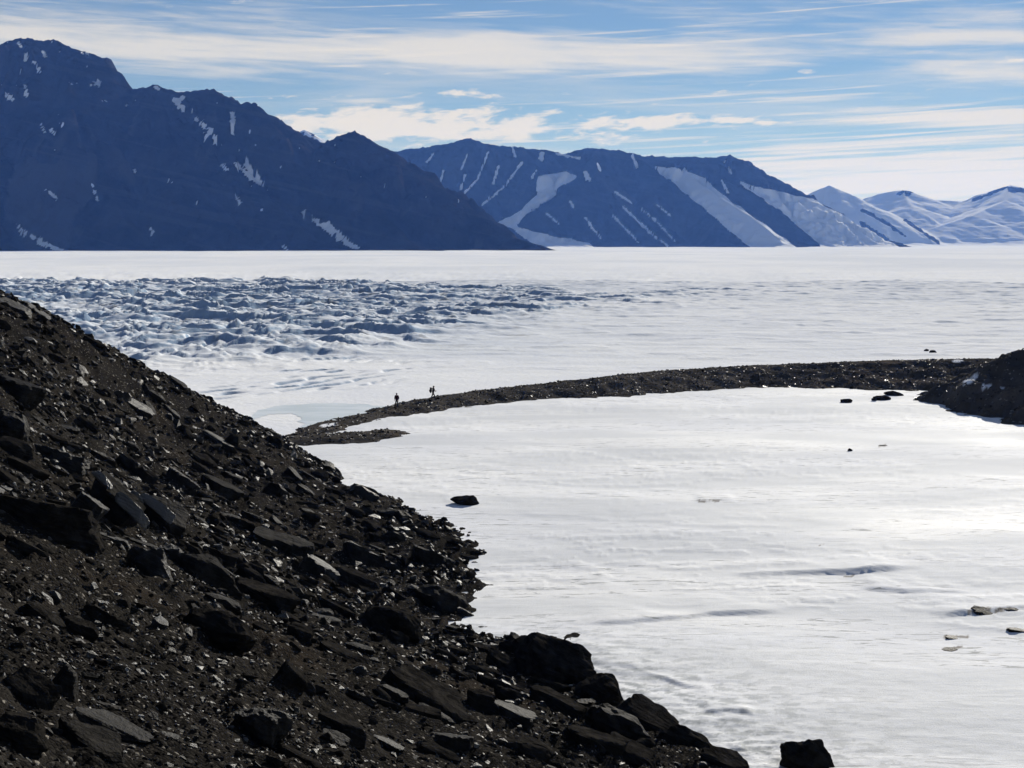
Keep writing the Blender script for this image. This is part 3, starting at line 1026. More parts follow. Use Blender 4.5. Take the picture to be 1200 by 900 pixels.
# (centre px, base py, width px, height px, kind, tilt across the slope in degrees, tint, label)
HERO = [
    (40, 622, 150, 46, 'slab', 4, .10, 'broad flat black slab with a straight pale top edge, sharp end facing downhill'),
    (98, 620, 50, 52, 'slab', 38, .62, 'grey plate leaning against the end of the broad flat black slab'),
    (130, 628, 74, 72, 'block', 30, .40, 'big black block with two sunlit sloping facets, coloured pale, along its top'),
    (186, 632, 64, 58, 'block', 30, .45, 'smaller black block with a bright sloping edge beside the bigger bright topped block'),
    (8, 524, 46, 44, 'boulder', 10, .55, 'rounded grey boulder cut by the frame edge above the broad flat slab'),
    (66, 548, 84, 26, 'slab', 3, .62, 'long thin grey topped slab lying above the broad flat black slab'),
    (18, 470, 70, 34, 'slab', 6, .45, 'dark slab with a grey shelf on top high on the slope at the frame edge'),
    (172, 688, 52, 46, 'boulder', 20, .70, 'pale brown weathered lump below the bright topped blocks'),
    (199, 664, 32, 30, 'boulder', 25, .72, 'small pale rounded rock just under the bright edged block'),
    (132, 640, 44, 18, 'slab', 12, .66, 'small low pale slab at the foot of the big bright topped block'),
    (252, 764, 84, 48, 'boulder', 4, .05, 'single large black boulder with a flat top on open gravel'),
    (88, 752, 52, 34, 'block', 8, .08, 'squat black rock with a pale chip leaning on it'),
    (124, 738, 60, 26, 'slab', 6, .35, 'low dark slab with a crumbled grey top behind the squat black rock'),
    (28, 830, 78, 46, 'slab', 16, .30, 'dark tilted slab with a rough grey crest near the lower frame edge'),
    (72, 826, 38, 44, 'boulder', 24, .50, 'grey rounded rock joined to the tilted slab near the lower frame edge'),
    (302, 878, 62, 54, 'boulder', 26, .58, 'rock with a pale grey shoulder and black front in the lower gravel'),
    (351, 760, 36, 36, 'block', 4, .30, 'upright black block capped by a pale chip'),
    (458, 760, 72, 52, 'boulder', 6, .06, 'large rounded black boulder in the middle of the lower slope'),
    (488, 838, 110, 58, 'slab', 22, .05, 'long black overhanging slab curving down the lower slope'),
    (562, 842, 40, 42, 'block', 0, .06, 'black block at the lower end of the overhanging slab'),
    (400, 866, 76, 36, 'block', 14, .10, 'cluster topping black rock with slanting plates low on the gravel'),
    (305, 716, 96, 40, 'slab', 18, .08, 'long dark ledge stone sloping down from the middle of the hillside'),
    (238, 690, 74, 40, 'boulder', 22, .42, 'weathered brown slab above the long dark ledge stone'),
    (372, 682, 54, 32, 'slab', 16, .66, 'flat pale topped slab with a black front in the middle of the slope'),
    (335, 655, 80, 34, 'slab', 18, .42, 'dark slab with a slim pale crest above the flat pale topped slab'),
    (295, 616, 40, 22, 'slab', 14, .45, 'small dark ledge under the upper silhouette of the slope'),
    (432, 664, 76, 24, 'slab', 20, .60, 'slim slab with a pale curved edge near the snow side of the slope'),
    (412, 694, 52, 34, 'block', 14, .10, 'black block downhill of the slim pale edged slab'),
    (512, 722, 56, 40, 'boulder', 12, .42, 'brown grey boulder with flat faces close to the snow bay'),
    (648, 816, 100, 72, 'boulder', 28, .04, 'biggest black boulder standing at the edge of the snow'),
    (628, 784, 66, 38, 'boulder', 16, .05, 'rounded black boulder above the biggest one by the snow'),
    (704, 838, 56, 54, 'boulder', 34, .05, 'pointed black boulder downhill of the biggest one by the snow'),
    (662, 852, 80, 46, 'block', 18, .06, 'black block buried below the biggest boulder by the snow'),
    (758, 860, 84, 38, 'slab', 22, .20, 'low dark slab at the snow edge with a rough top'),
    (724, 868, 74, 34, 'boulder', 26, .48, 'weathered grey brown slab below the low dark slab at the snow edge'),
    (806, 884, 56, 32, 'boulder', 16, .10, 'small black boulder touching the snow low down'),
    (692, 882, 76, 34, 'slab', 8, .12, 'dark flat rock with a pale chip on its crest low on the slope'),
    (852, 904, 66, 26, 'slab', 10, .10, 'low dark rock where the scree runs out into the snow'),
    (896, 906, 34, 24, 'block', 4, .08, 'small black block beside the last boulder on the snow'),
    (598, 712, 34, 16, 'boulder', 4, .12, 'small dark rock poking out over the snow bay'),
    (576, 658, 34, 14, 'slab', 8, .45, 'low brown slab tipping off the scree onto the snow'),
    (548, 612, 26, 12, 'slab', 8, .20, 'little dark slab on the rim of the slope against the snow'),
    (268, 536, 18, 34, 'shard', 4, .30, 'upright dark slab standing like a post below the upper crest'),
    (320, 528, 22, 24, 'block', 0, .10, 'squarish black block standing out where ridge and slope meet'),
    (374, 566, 26, 18, 'block', 10, .10, 'small black block on the slope rim against the snow'),
    (424, 586, 34, 18, 'boulder', 22, .80, 'pale tan rock on the slope rim against the snow'),
    (506, 662, 60, 20, 'slab', 18, .48, 'long slim dark slab near the lower rim of the slope'),
    (152, 420, 8, 9, 'shard', 0, .10, 'thin dark point standing up from the upper crest'),
    (42, 362, 12, 9, 'block', 0, .08, 'small black knob on the uppermost crest'),
    (12, 362, 40, 12, 'slab', 22, .74, 'pale slab lying along the uppermost crest'),
    (40, 368, 46, 10, 'slab', 24, .66, 'second pale slab along the crest beside the small black knob'),
    (142, 470, 30, 16, 'slab', 20, .90, 'bright slab catching the light on the upper slope'),
    (162, 486, 44, 18, 'slab', 22, .80, 'bright ragged slab just downhill of the brightest upper slab'),
    (258, 524, 42, 16, 'slab', 16, .62, 'pale tipped slab beside the upright post like slab'),
    (212, 572, 50, 22, 'slab', 14, .55, 'grey ledge stone on the upper middle slope'),
    (258, 580, 56, 22, 'slab', 18, .42, 'dark tilted ledge stone on the upper middle slope'),
    (62, 812, 20, 14, 'block', 8, .60, 'little grey block resting on the tilted slab'),
    (166, 792, 13, 10, 'boulder', 10, .99, 'single small white stone on the dark gravel'),
    (256, 778, 26, 8, 'slab', 4, .92, 'narrow pale slab below the large flat topped black boulder'),
    (186, 740, 22, 24, 'slab', 30, .74, 'grey plate propped up between the two gravel boulders'),
    (92, 757, 16, 10, 'slab', 10, .88, 'pale oval stone in the gravel below the squat black rock'),
    (198, 868, 28, 12, 'slab', 8, .66, 'pale flat stone low on the gravel slope'),
    (420, 792, 16, 12, 'boulder', 6, .86, 'pale rounded stone above the black rock cluster'),
    (490, 694, 30, 10, 'slab', 12, .55, 'grey chip of slab above the brown grey boulder'),
    (545, 724, 24, 14, 'slab', 14, .70, 'pale rough slab at the corner of the snow bay'),
    (585, 790, 36, 26, 'boulder', 10, .12, 'dark boulder between the overhanging slab and the snow'),
    (592, 770, 18, 20, 'shard', 4, .05, 'pointed black stone standing against the snow bay'),
    (600, 852, 60, 30, 'slab', 26, .55, 'pale backed slab with a hollow front low on the slope'),
    (620, 892, 70, 30, 'boulder', 14, .12, 'dark lump at the bottom of the slope under the pale backed slab'),
    (740, 896, 80, 30, 'block', 12, .08, 'black rock mass at the bottom edge of the slope'),
    (340, 812, 46, 40, 'slab', 34, .06, 'dark sloping slab in the gravel uphill of the black rock cluster'),
    (455, 880, 40, 18, 'slab', 10, .62, 'grey plate at the foot of the black rock cluster'),
    (130, 862, 90, 26, 'slab', 20, .52, 'slim bright edged ledge crossing the lower gravel'),
    (108, 884, 84, 30, 'slab', 22, .40, 'lower ledge under the slim bright edged one'),
    (24, 884, 60, 44, 'boulder', 22, .28, 'dark rounded rock in the lower frame corner'),
    (530, 880, 60, 26, 'slab', 18, .50, 'tilted grey plate among small stones at the bottom of the slope'),
]
SUNLIT_FACETS = {2: [(112, 552, 131, 573, .20), (133, 577, 174, 612, .14)], 3: [(153, 572, 170, 590, .18), (169, 582, 206, 608, .10)]}  # sunlit slivers on the upper edges of two blocks, put into colour
PARKED = []
for i, (px, pyb, w, h, kind, tl, tint, label) in enumerate(HERO):
    p = hit_hill(px, pyb - h * .30)
    if p is None:
        p = hit_hill(px, pyb + 4)
    if p is None:
        p = on_plane(px, pyb, 0)
    k = p[1] / F
    W, H = w * k * .5, h * k * .5
    nrm = hill_normal(p[0], p[1])
    nrm = nrm * .35 + np.array([0, 0, .65])
    depth = W * (.75 if kind != 'shard' else .6)
    if kind == 'slab':
        size = (W * 1.05, max(depth, H * 1.3), H * (2.0 if w > 44 else 1.35))
    elif kind == 'shard':
        size = (W * 1.1, depth, H * 1.2)
    else:
        size = (W * 1.08, max(depth, H * .9), H * 1.12)
    yaw = random.uniform(-.35, .35)
    M = rot(nrm, yaw, (random.uniform(-.10, .14), R(tl) * .75))
    sub = 5 if w > 84 else (4 if w > 34 else 3)
    o = make_rock('boulder', 500 + i, kind, size, p + np.array([0, H * .3, H * .12]), M, tint * .72, sub)
    tag(o, label, 'boulder')
    for (ax_, ay_, bx_, by_, wd) in SUNLIT_FACETS.get(i, ()):
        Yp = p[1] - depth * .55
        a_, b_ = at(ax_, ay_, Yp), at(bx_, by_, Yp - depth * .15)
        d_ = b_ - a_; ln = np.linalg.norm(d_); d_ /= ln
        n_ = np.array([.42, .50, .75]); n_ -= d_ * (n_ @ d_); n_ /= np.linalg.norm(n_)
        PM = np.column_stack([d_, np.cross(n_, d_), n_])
        q_ = make_rock('plate', 700 + int(ax_), 'slab', (ln * .54, ln * wd, ln * .28), (0, 0, 0), PM, .97, 4, o)  # pale slab drawn as a sunlit facet of the block
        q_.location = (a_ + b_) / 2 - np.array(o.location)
    PARKED.append((p, max(W, H)))

# rocks out on the snow, ridge and glacier
FIELD = [
    (945, 900, 62, 36, 'boulder', 0, .06, 'lone knobbly black boulder sitting in the snow at the lowest end of the scree'),
    (547, 593, 30, 11, 'boulder', 6, .10, 'lone dark rock out on the snow field'),
    (992, 472, 16, 5, 'boulder', 0, .10, 'small dark rock on the snow in front of the gravel ridge'),
    (1024, 470, 6, 4, 'boulder', 0, .10, 'tiny dark stone beside the low dark rocks in front of the ridge'),
    (1036, 469, 20, 6, 'boulder', 0, .10, 'low dark rock on the snow between the tiny stone and the ridge'),
    (1048, 464, 18, 5, 'boulder', 0, .10, 'low dark rock closest to the foot of the gravel ridge, just before the knoll'),
    (1086, 411, 5, 3, 'boulder', 0, .10, 'tiny dark stone on the glacier beyond the ridge'),
    (1093, 413, 8, 4, 'boulder', 0, .10, 'small dark stone next to the tiny one on the glacier beyond the ridge'),
    (1150, 722, 32, 9, 'slab', 4, .35, 'half buried brown rock in the hollow under a snow lip'),
    (1180, 717, 28, 6, 'slab', -4, .35, 'flat brown rock half buried beside the hollow in the snow'),
    (1196, 743, 34, 9, 'slab', 3, .40, 'brown rock cut by the frame edge on the snow'),
    (1118, 748, 24, 6, 'slab', 4, .45, 'small brown and white rock frozen into the snow'),
    (1114, 761, 22, 4, 'slab', 2, .40, 'thin brown rock sliver frozen in the snow'),
    (1034, 525, 10, 3, 'slab', 0, .20, 'thin dark stone far out on the snow field near the knoll'),
    (996, 529, 6, 3, 'boulder', 0, .10, 'tiny black stone far out on the snow field'),
]
for i, (px, pyb, w, h, kind, tl, tint, label) in enumerate(FIELD):
    p = on_plane(px, pyb - (h * .7 if kind == 'slab' else 0), 0)
    near = pyb > 430
    p[2] = float(ground_z(np.array([p[0]]), np.array([p[1]]), np.array([near]))[0])
    k = p[1] / F
    W, H = w * k * .5, h * k * .5
    size = (W * 1.05, W * .8, H * (2.2 if kind == 'slab' else 1.3))
    M = rot((0, 0, 1), random.uniform(-.3, .3), (random.uniform(-.05, .1), R(tl)))
    o = make_rock('boulder', 800 + i, kind, size, p + np.array([0, W * .2, H * .55 if kind == 'boulder' else -H * .5]), M, tint, 5 if w > 50 else 3)
    tag(o, label, 'boulder')


def hull_protos(n, seed, npts=9):
    rg = np.random.default_rng(seed)
    out = []
    for i in range(n):
        bm = bmesh.new()
        P = rg.normal(size=(npts, 3)); P /= np.linalg.norm(P, axis=1)[:, None]
        P *= np.array([1.0, rg.uniform(.55, .9), rg.uniform(.25, .65)])
        for v in P:
            bm.verts.new(v)
        r_ = bmesh.ops.convex_hull(bm, input=bm.verts)
        bmesh.ops.delete(bm, geom=[g for g in r_['geom_interior'] if isinstance(g, bmesh.types.BMVert)], context='VERTS')
        bmesh.ops.triangulate(bm, faces=bm.faces)
        bm.verts.index_update()
        out.append((np.array([v.co for v in bm.verts]), np.array([[v.index for v in f.verts] for f in bm.faces])))
        bm.free()
    return out


def scatter(name, pos, size, nrm, tint, mat, protos, rg, tiltamp=.35, label=None, parent=None, yaw=None):
    """many small stones joined into one mesh"""
    n = len(pos)
    yaw = rg.uniform(0, 6.283, n) if yaw is None else yaw
    nz = nrm + rg.normal(0, tiltamp, (n, 3)); nz /= np.linalg.norm(nz, axis=1)[:, None]
    a = np.stack([np.cos(yaw), np.sin(yaw), 0 * yaw], 1)
    x = a - nz * (a * nz).sum(1)[:, None]; x /= np.linalg.norm(x, axis=1)[:, None]
    y = np.cross(nz, x)
    M = np.stack([x, y, nz], 2)
    which = rg.integers(0, len(protos), n)
    Vs, Fs, Ts, off = [], [], [], 0
    for k, (PV, PF) in enumerate(protos):
        ix = np.nonzero(which == k)[0]
        if len(ix) == 0:
            continue
        W = np.einsum('nij,vj->nvi', M[ix], PV) * size[ix][:, None, None] + pos[ix][:, None]
        nv = len(PV)
        Vs.append(W.reshape(-1, 3))
        Fs.append((PF[None] + (np.arange(len(ix)) * nv)[:, None, None] + off).reshape(-1, 3))
        Ts.append(np.repeat(tint[ix], nv))
        off += nv * len(ix)
    o = mesh_np(name, np.vstack(Vs), np.vstack(Fs), mat, False, {'tint': np.concatenate(Ts)}, parent)
    return tag(o, label, None, 'stuff')


def normals_of(fn, X, Y, e=.6):
    hx = (fn(X + e, Y) - fn(X - e, Y)) / (2 * e)
    hy = (fn(X, Y + e) - fn(X, Y - e)) / (2 * e)
    N = np.stack([-hx, -hy, np.ones_like(hx)], 1)
    return N / np.linalg.norm(N, axis=1)[:, None]


PROTO = hull_protos(36, 5, 10)


def small_stones():
    rg = np.random.default_rng(21)
    P, SZ = [], []
    for s, rmax, cov in ((.055, 38, .16), (.09, 62, .15), (.15, 100, .15), (.26, 150, .21), (.45, 175, .13)):
        amax = R(24)
        area = amax * 2 * (rmax ** 2 - 18 ** 2) / 2
        n = int(area * cov / (s * s * 2.0))
        r = np.sqrt(rg.uniform(18 ** 2, rmax ** 2, n)); a = rg.uniform(-amax, R(13), n)
        X, Y = np.sin(a) * r, np.cos(a) * r
        hb = hill_base(X, Y)
        # clusters: more debris on the rocky ribs than on the gravel aprons
        u, v = X * .9 - Y * .44, X * .44 + Y * .9
        dens = .35 + .65 * sstep(fbm(u / 11, v / 11, 3, 107), -.3, .3)
        if s > .1:
            dens = dens * (.35 + .65 * sstep(r, 42, 75))
        ok = (hb > -.12) & (rg.random(n) < dens)
        X, Y = X[ok], Y[ok]
        P.append(np.stack([X, Y], 1)); SZ.append(s * np.exp(rg.normal(0, .28, len(X))))
    P = np.vstack(P); SZ = np.concatenate(SZ)
    small = SZ < np.hypot(P[:, 0], P[:, 1]) * .0072       # larger blocks are separate stones
    P, SZ = P[small], SZ[small]
    Z = hill(P[:, 0], P[:, 1])
    pos = np.column_stack([P, Z + SZ * .12])
    px, py = project(pos[:, 0], pos[:, 1], pos[:, 2])
    ok = (px > -60) & (px < 1010) & (py < 940) & (py > 320)
    pos, SZ = pos[ok], SZ[ok]
    N = normals_of(hill_base, pos[:, 0], pos[:, 1])
    N = N * .7 + np.array([.12, -.06, .3])
    tint = rg.random(len(pos)) ** 2.4
    tint = np.where(SZ > .17, np.minimum(tint, .72), tint)
    scatter('scree_stones', pos, SZ, N, tint, M_ROCK, PROTO, rg, .30, 'loose dark broken stones covering the scree slope', yaw=rg.normal(.1, .65, len(pos)))
    print('scree stones', len(pos))


small_stones()


def medium_stones():
    rg = np.random.default_rng(33)
    n = 0
    shapes = []
    for k in range(26):
        kind = ('slab', 'slab', 'block', 'slab', 'boulder')[k % 5]
        V, Fc = rock_shape(900 + k, kind, 3)
        shapes.append((V, Fc, kind))
    meshes = {}
    tries = 0
    while n < 290 and tries < 6000:
        tries += 1
        r = math.sqrt(rg.uniform(24 ** 2, 150 ** 2)) if rg.random() < .55 else rg.uniform(25, 110)
        a = rg.uniform(R(-21), R(9))
        x, y = math.sin(a) * r, math.cos(a) * r
        if float(hill_base(x, y)) < .1:
            continue
        z = float(hill(x, y))
        px, py = project(np.array([x]), np.array([y]), np.array([z]))
        if not (-10 < px[0] < 900 and 340 < py[0] < 905):
            continue
        s = float(np.clip(np.exp(rg.normal(-.62, .38)), .24, 1.1)) * (.62 + .38 * min(1, r / 90))
        q = hit_hill(px[0], py[0] - 2)
        if q is None or abs(q[1] - y) > 4:
            continue
        if any(np.hypot(x - p[0], y - p[1]) < (w + s) * .8 for p, w in PARKED):
            continue
        if r < 48 and rg.random() < .62:
            continue
        k = int(rg.integers(0, len(shapes)))
        tb = int(rg.integers(0, 3))
        if (k, tb) not in meshes:
            V, Fc, kind = shapes[k]
            me_o = mesh_np('stone', V, Fc, M_ROCK, False, {'tint': np.full(len(V), (.06, .20, .36)[tb])})
            meshes[(k, tb)] = me_o.data
            bpy.data.objects.remove(me_o)
        o = bpy.data.objects.new('stone', meshes[(k, tb)])
        link(o, SCREE)
        kind = shapes[k][2]
        nrm = hill_normal(x, y) * .5 + np.array([0, 0, .5])
        M = rot(nrm, rg.uniform(-.6, .6), (rg.normal(0, .15), rg.uniform(-.05, .45)))
        sz = np.array([rg.uniform(1.1, 1.6), rg.uniform(.5, .8), rg.uniform(.6, 1.1) if kind == 'slab' else rg.uniform(.45, .7)]) * s
        mw = Matrix(M.tolist()).to_4x4() @ Matrix.Diagonal((*sz, 1))
        mw.translation = Vector((x, y, z + s * .1))
        o.matrix_world = mw
        PARKED.append(((x, y), s))
        n += 1
    print('medium', n, tries)


medium_stones()


def ridge_stones(name, fn, x0, x1, y0, y1, n, label, seed):
    rg = np.random.default_rng(seed)
    X, Y = rg.uniform(x0, x1, n), rg.uniform(y0, y1, n)
    Z = fn(X, Y)
    ok = Z > .05
    X, Y, Z = X[ok], Y[ok], Z[ok]
    s = np.clip(np.exp(rg.normal(-2.2, .48, len(X))), .07, .5)
    N = normals_of(fn, X, Y, .8)
    scatter(name, np.column_stack([X, Y, Z + s * .15]), s, N, .08 + .86 * rg.random(len(X)) ** 1.3, M_ROCK, PROTO[:18], rg, .3, label)
    print(name, len(X))


ridge_stones('moraine_stones', moraine_h, -40, 96, 155, 250, 42000, 'small stones strewn over the long gravel ridge', 51)
ridge_stones('knoll_stones', knoll_h, 56, 112, 170, 228, 9000, 'small stones strewn over the dark knoll', 52)


# ---------------------------------------------------------------- people
M_RED = mat_plain('maroon_jacket_cloth', (.030, .009, .010), .8)
M_BLACK = mat_plain('black_cloth', (.012, .012, .014), .8)
M_DARK = mat_plain('charcoal_cloth', (.022, .022, .026), .8)
M_BOOT = mat_plain('boot_leather', (.015, .012, .010), .6)
M_SKIN = mat_plain('skin', (.36, .22, .16), .55, .3, 20, .12)
M_PACK = mat_plain('pack_nylon', (.014, .015, .019), .6)


def skin_obj(name, chains, mat, parent=None, sub=1, root=0):
    """chains: list of [(co, radius), ...]; a shared first point joins a chain to an earlier one (matched by position)"""
    me = bpy.data.meshes.new(name)
    vs, es, rad, idx = [], [], [], {}
    for ch in chains:
        prev = None
        for co, r in ch:
            key = tuple(round(c, 4) for c in co)
            if key not in idx:
                idx[key] = len(vs); vs.append(co); rad.append(r)
            i = idx[key]
            if prev is not None and prev != i:
                es.append((prev, i))
            prev = i
    me.from_pydata(vs, es, [])
    o = bpy.data.objects.new(name, me)
    COL.objects.link(o)
    if parent is not None:
        o.parent = parent
    md = o.modifiers.new('skin', 'SKIN')
    md.use_smooth_shade = True
    for i, sv in enumerate(me.skin_vertices[0].data):
        sv.radius = (rad[i], rad[i]) if not isinstance(rad[i], tuple) else rad[i]
        sv.use_root = (i == root)
    s = o.modifiers.new('subdivision', 'SUBSURF')
    s.levels = s.render_levels = sub
    me.materials.append(mat)
    return o


def hand_chains(w, d, side):
    """five fingers and a thumb-side offset from wrist w along direction d; side is the thumb direction"""
    w, d, s = np.array(w), np.array(d, float), np.array(side, float)
    d /= np.linalg.norm(d); s -= d * (s @ d); s /= np.linalg.norm(s)
    palm = w + d * .085
    c = []
    nrm = np.cross(d, s)
    c.append([(tuple(w), .028), (tuple(palm), .034)])
    for k, ln in enumerate((.070, .080, .074, .058)):
        b = palm + s * (.030 - .020 * k)
        c.append([(tuple(palm), .034), (tuple(b + d * .02), .011), (tuple(b + d * (.02 + ln * .5) + nrm * .008), .0095), (tuple(b + d * (.02 + ln * .85) + nrm * .03), .008)])
    t0 = w + d * .035 + s * .028
    c.append([(tuple(w), .028), (tuple(t0), .014), (tuple(t0 + d * .03 + s * .022), .011), (tuple(t0 + d * .06 + s * .026 + nrm * .01), .009)])
    return c


def person(label, loc, yaw, stride, jacket_mat, trouser_mat, arm_fwd=0.0, lean=0.0, arms_bent=False, group=None):
    """1.74 m walker facing local +Y; stride = half step length"""
    root = bpy.data.objects.new('person', None)
    COL.objects.link(root)
    root.location = loc; root.rotation_euler = (0, 0, yaw); root.scale = (1.22, 1.22, 1.13)
    tag(root, label, 'person', None, group)
    pel = (0, 0, .93); ch = (0, lean * .35, 1.30); nk = (0, lean * .5, 1.49); hd = (0, lean * .58 + .015, 1.62)
    hips, knees, ankles, toes = [], [], [], []
    for sx in (-1, 1):
        st = stride * sx
        hips.append((sx * .095, 0, .90))
        kn = (sx * .10, st * .55 + .04, .49)
        an = (sx * .10, st, .09 + (.03 if st < -.05 else 0))
        knees.append(kn); ankles.append(an); toes.append((an[0] + sx * .015, an[1] + .15, .035))
    body = [[(pel, .12), ((0, lean * .15, 1.10), .115), (ch, .135), (nk, .055), (hd, .085), ((0, lean * .6 + .01, 1.70), .075)]]
    sh, el, wr = [], [], []
    for i, sx in enumerate((-1, 1)):
        body.append([(pel, .12), (hips[i], .088), (knees[i], .058), (ankles[i], .042), (toes[i], .035)])
        s_ = (sx * .19, ch[1], 1.42)
        sw = -stride * sx * .7 + arm_fwd
        if arms_bent:
            e_ = (sx * .25, ch[1] - .02 + sw * .3, 1.16); w_ = (sx * .20, ch[1] + .20 + sw * .3, 1.10)
        else:
            e_ = (sx * .245, ch[1] + sw * .45 - .02, 1.15); w_ = (sx * .245, ch[1] + sw + .05, .92)
        sh.append(s_); el.append(e_); wr.append(w_)
        body.append([(ch, .135), (s_, .062), (e_, .044), (w_, .028)])
        body += hand_chains(w_, np.array(w_) - np.array(e_), (0, 1, .2))
    b = skin_obj('body', body, M_SKIN, root, 1)
    # face details
    bm = bmesh.new()
    hx, hy, hz = hd
    bmesh.ops.create_uvsphere(bm, u_segments=14, v_segments=10, radius=1.0, matrix=Matrix.Translation((hx, hy + .012, hz + .015)) @ Matrix.Diagonal((.078, .095, .115, 1)))
    bmesh.ops.create_cone(bm, cap_ends=True, segments=8, radius1=.018, radius2=.008, depth=.045, matrix=Matrix.Translation((hx, hy + .105, hz + .005)) @ Matrix.Rotation(.5, 4, 'X'))
    for sx in (-1, 1):
        bmesh.ops.create_uvsphere(bm, u_segments=8, v_segments=6, radius=.013, matrix=Matrix.Translation((sx * .03, hy + .098, hz + .03)))
        bmesh.ops.create_uvsphere(bm, u_segments=8, v_segments=6, radius=1, matrix=Matrix.Translation((sx * .08, hy + .005, hz + .01)) @ Matrix.Diagonal((.012, .022, .033, 1)))
    bmesh.ops.create_uvsphere(bm, u_segments=8, v_segments=6, radius=1, matrix=Matrix.Translation((0, hy + .098, hz - .045)) @ Matrix.Diagonal((.026, .010, .008, 1)))
    me = bpy.data.meshes.new('head'); bm.to_mesh(me); bm.free(); me.materials.append(M_SKIN)
    for p_ in me.polygons: p_.use_smooth = True
    link(bpy.data.objects.new('head', me), root)
    # clothing
    jk = [[((0, 0, .80), (.20, .165)), ((0, lean * .1, 1.0), (.185, .15)), ((ch[0], ch[1], 1.28), (.20, .155)), ((0, lean * .42, 1.43), (.15, .11)), ((nk[0], nk[1], 1.51), .075)]]
    for i in range(2):
        jk.append([((ch[0], ch[1], 1.28), (.20, .155)), (sh[i], .085), (el[i], .066), (tuple(np.array(el[i]) * .25 + np.array(wr[i]) * .75), .055)])
    skin_obj('jacket', jk, jacket_mat, root, 1)
    tr = [[((0, 0, .93), (.155, .125)), ((0, 0, .88), (.15, .12))]]
    for i in range(2):
        tr.append([((0, 0, .88), (.15, .12)), (hips[i][:2] + (.80,), .105), (knees[i], .080), (tuple(np.array(ankles[i]) + np.array((0, 0, .05))), .062)])
    skin_obj('trousers', tr, trouser_mat, root, 1)
    for i in range(2):
        a, t = np.array(ankles[i]), np.array(toes[i])
        skin_obj('boot', [[(tuple(a + (0, -.01, .12)), .060), (tuple(a + (0, 0, 0)), .058), (tuple(t * .5 + a * .5 + (0, 0, -.02)), .055), (tuple(t), .045)]], M_BOOT, root, 1)
    bm = bmesh.new()
    bmesh.ops.create_uvsphere(bm, u_segments=14, v_segments=10, radius=1, matrix=Matrix.Translation((hx, hy, hz + .055)) @ Matrix.Diagonal((.094, .108, .10, 1)))
    me = bpy.data.meshes.new('hat'); bm.to_mesh(me); bm.free(); me.materials.append(M_BLACK)
    for p_ in me.polygons: p_.use_smooth = True
    link(bpy.data.objects.new('hat', me), root)
    return root


def foot_point(px, Yguess=None):
    """point on the crest line of the moraine under photo column px"""
    xs = CREST
    pxs, _ = project(xs[:, 0], xs[:, 1], xs[:, 2])
    o_ = np.argsort(pxs)
    X = np.interp(px, pxs[o_], xs[o_, 0]); Y = np.interp(px, pxs[o_], xs[o_, 1])
    return X, Y, float(moraine_h(np.array([[X]]), np.array([[Y]]))[0, 0])


X1, Y1, Z1 = foot_point(465)
person('person in a dark red jacket standing still, arms down, lower on the gravel ridge', (X1, Y1, Z1 - .05), R(170), .03, M_RED, M_BLACK)
X2, Y2, Z2 = foot_point(507.5)
person('person in black striding up the gravel ridge with a backpack', (X2, Y2, Z2 - .02), R(-82), .24, M_BLACK, M_DARK, 0, .10, True)


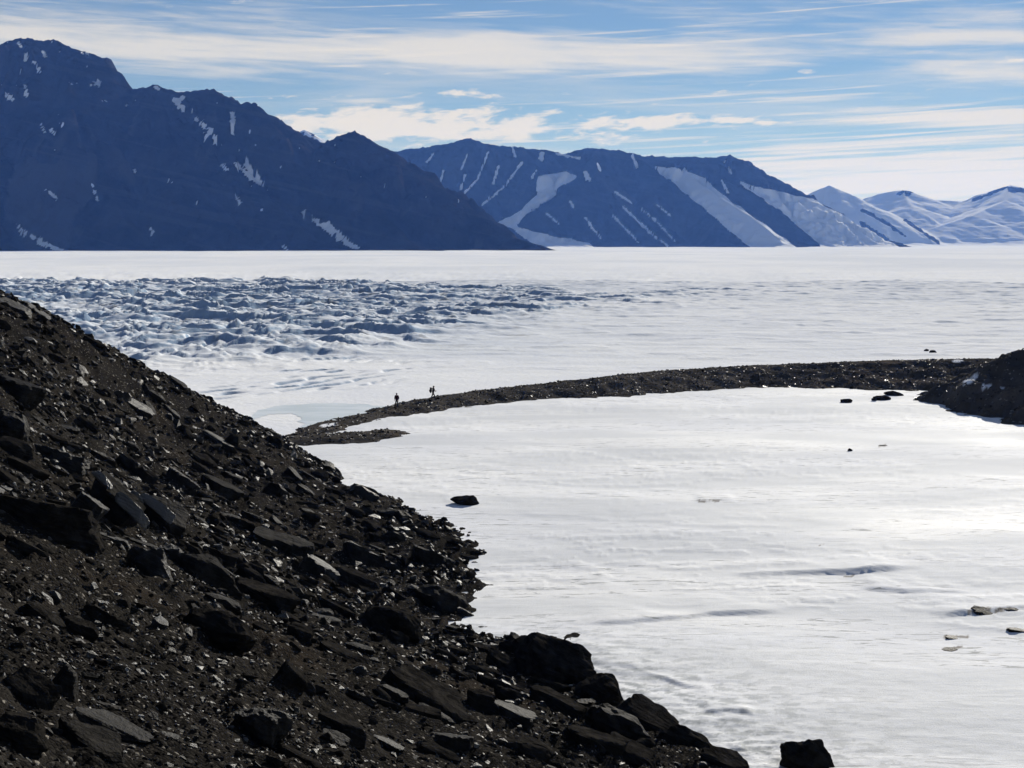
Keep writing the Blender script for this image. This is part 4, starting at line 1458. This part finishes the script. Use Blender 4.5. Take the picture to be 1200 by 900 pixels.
def backpack(loc, yaw):
    root = bpy.data.objects.new('backpack', None)
    COL.objects.link(root)
    root.location = loc; root.rotation_euler = (0, 0, yaw); root.scale = (1.22, 1.22, 1.13)
    tag(root, 'black bulky backpack worn by the striding person on the ridge', 'backpack')

    def box(name, c, s, bev, mat, rotx=0):
        bm = bmesh.new()
        bmesh.ops.create_cube(bm, size=1, matrix=Matrix.Translation(c) @ Matrix.Rotation(rotx, 4, 'X') @ Matrix.Diagonal((*s, 1)))
        bmesh.ops.bevel(bm, geom=list(bm.edges), offset=bev, segments=3, affect='EDGES', profile=.6)
        me = bpy.data.meshes.new(name); bm.to_mesh(me); bm.free(); me.materials.append(mat)
        for p_ in me.polygons: p_.use_smooth = True
        return link(bpy.data.objects.new(name, me), root)
    box('pack_bag', (0, -.27, 1.22), (.34, .25, .50), .07, M_PACK, -.06)
    box('lid', (0, -.27, 1.50), (.32, .26, .12), .05, M_PACK, -.12)
    box('bedroll', (0, -.30, .93), (.50, .17, .16), .07, M_DARK)
    box('pocket', (0, -.42, 1.14), (.24, .10, .24), .04, M_PACK)
    for sx in (-1, 1):
        skin_obj('shoulder_strap', [[((sx * .12, -.16, 1.44), .02), ((sx * .13, .0, 1.53), .022), ((sx * .13, .19, 1.40), .022), ((sx * .15, .19, 1.22), .018), ((sx * .17, -.05, 1.02), .016)]], M_PACK, root, 1)


backpack((X2, Y2, Z2 - .02), R(-82))

# ---------------------------------------------------------------- air
def haze():
    bm = bmesh.new()
    x0, x1, y0, y1, z0, z1 = -16000, 16000, -3000, 21000, -16, 960
    bmesh.ops.create_cube(bm, size=1, matrix=Matrix.Translation(((x0 + x1) / 2, (y0 + y1) / 2, (z0 + z1) / 2)) @ Matrix.Diagonal((x1 - x0, y1 - y0, z1 - z0, 1)))
    me = bpy.data.meshes.new('haze'); bm.to_mesh(me); bm.free()
    m = bpy.data.materials.new('clear_polar_air')
    m.use_nodes = True
    nt = m.node_tree
    nt.nodes.clear()
    out = nt.nodes.new('ShaderNodeOutputMaterial')
    v = nt.nodes.new('ShaderNodeVolumePrincipled')
    v.inputs['Color'].default_value = (.14, .33, 1.0, 1)
    v.inputs['Absorption Color'].default_value = (1, 1, 1, 1)
    v.inputs['Density'].default_value = HAZE
    v.inputs['Anisotropy'].default_value = 0.1
    nt.links.new(v.outputs[0], out.inputs['Volume'])
    me.materials.append(m)
    tag(link(bpy.data.objects.new('haze', me)), None, None, 'stuff')


HAZE = 3.3e-5
haze()
print('tris', sum(sum(len(p.vertices) - 2 for p in o.data.polygons) if len(o.data.polygons) < 3000 else (len(o.data.loops) - 2 * len(o.data.polygons)) for o in SC.objects if o.type == 'MESH'))
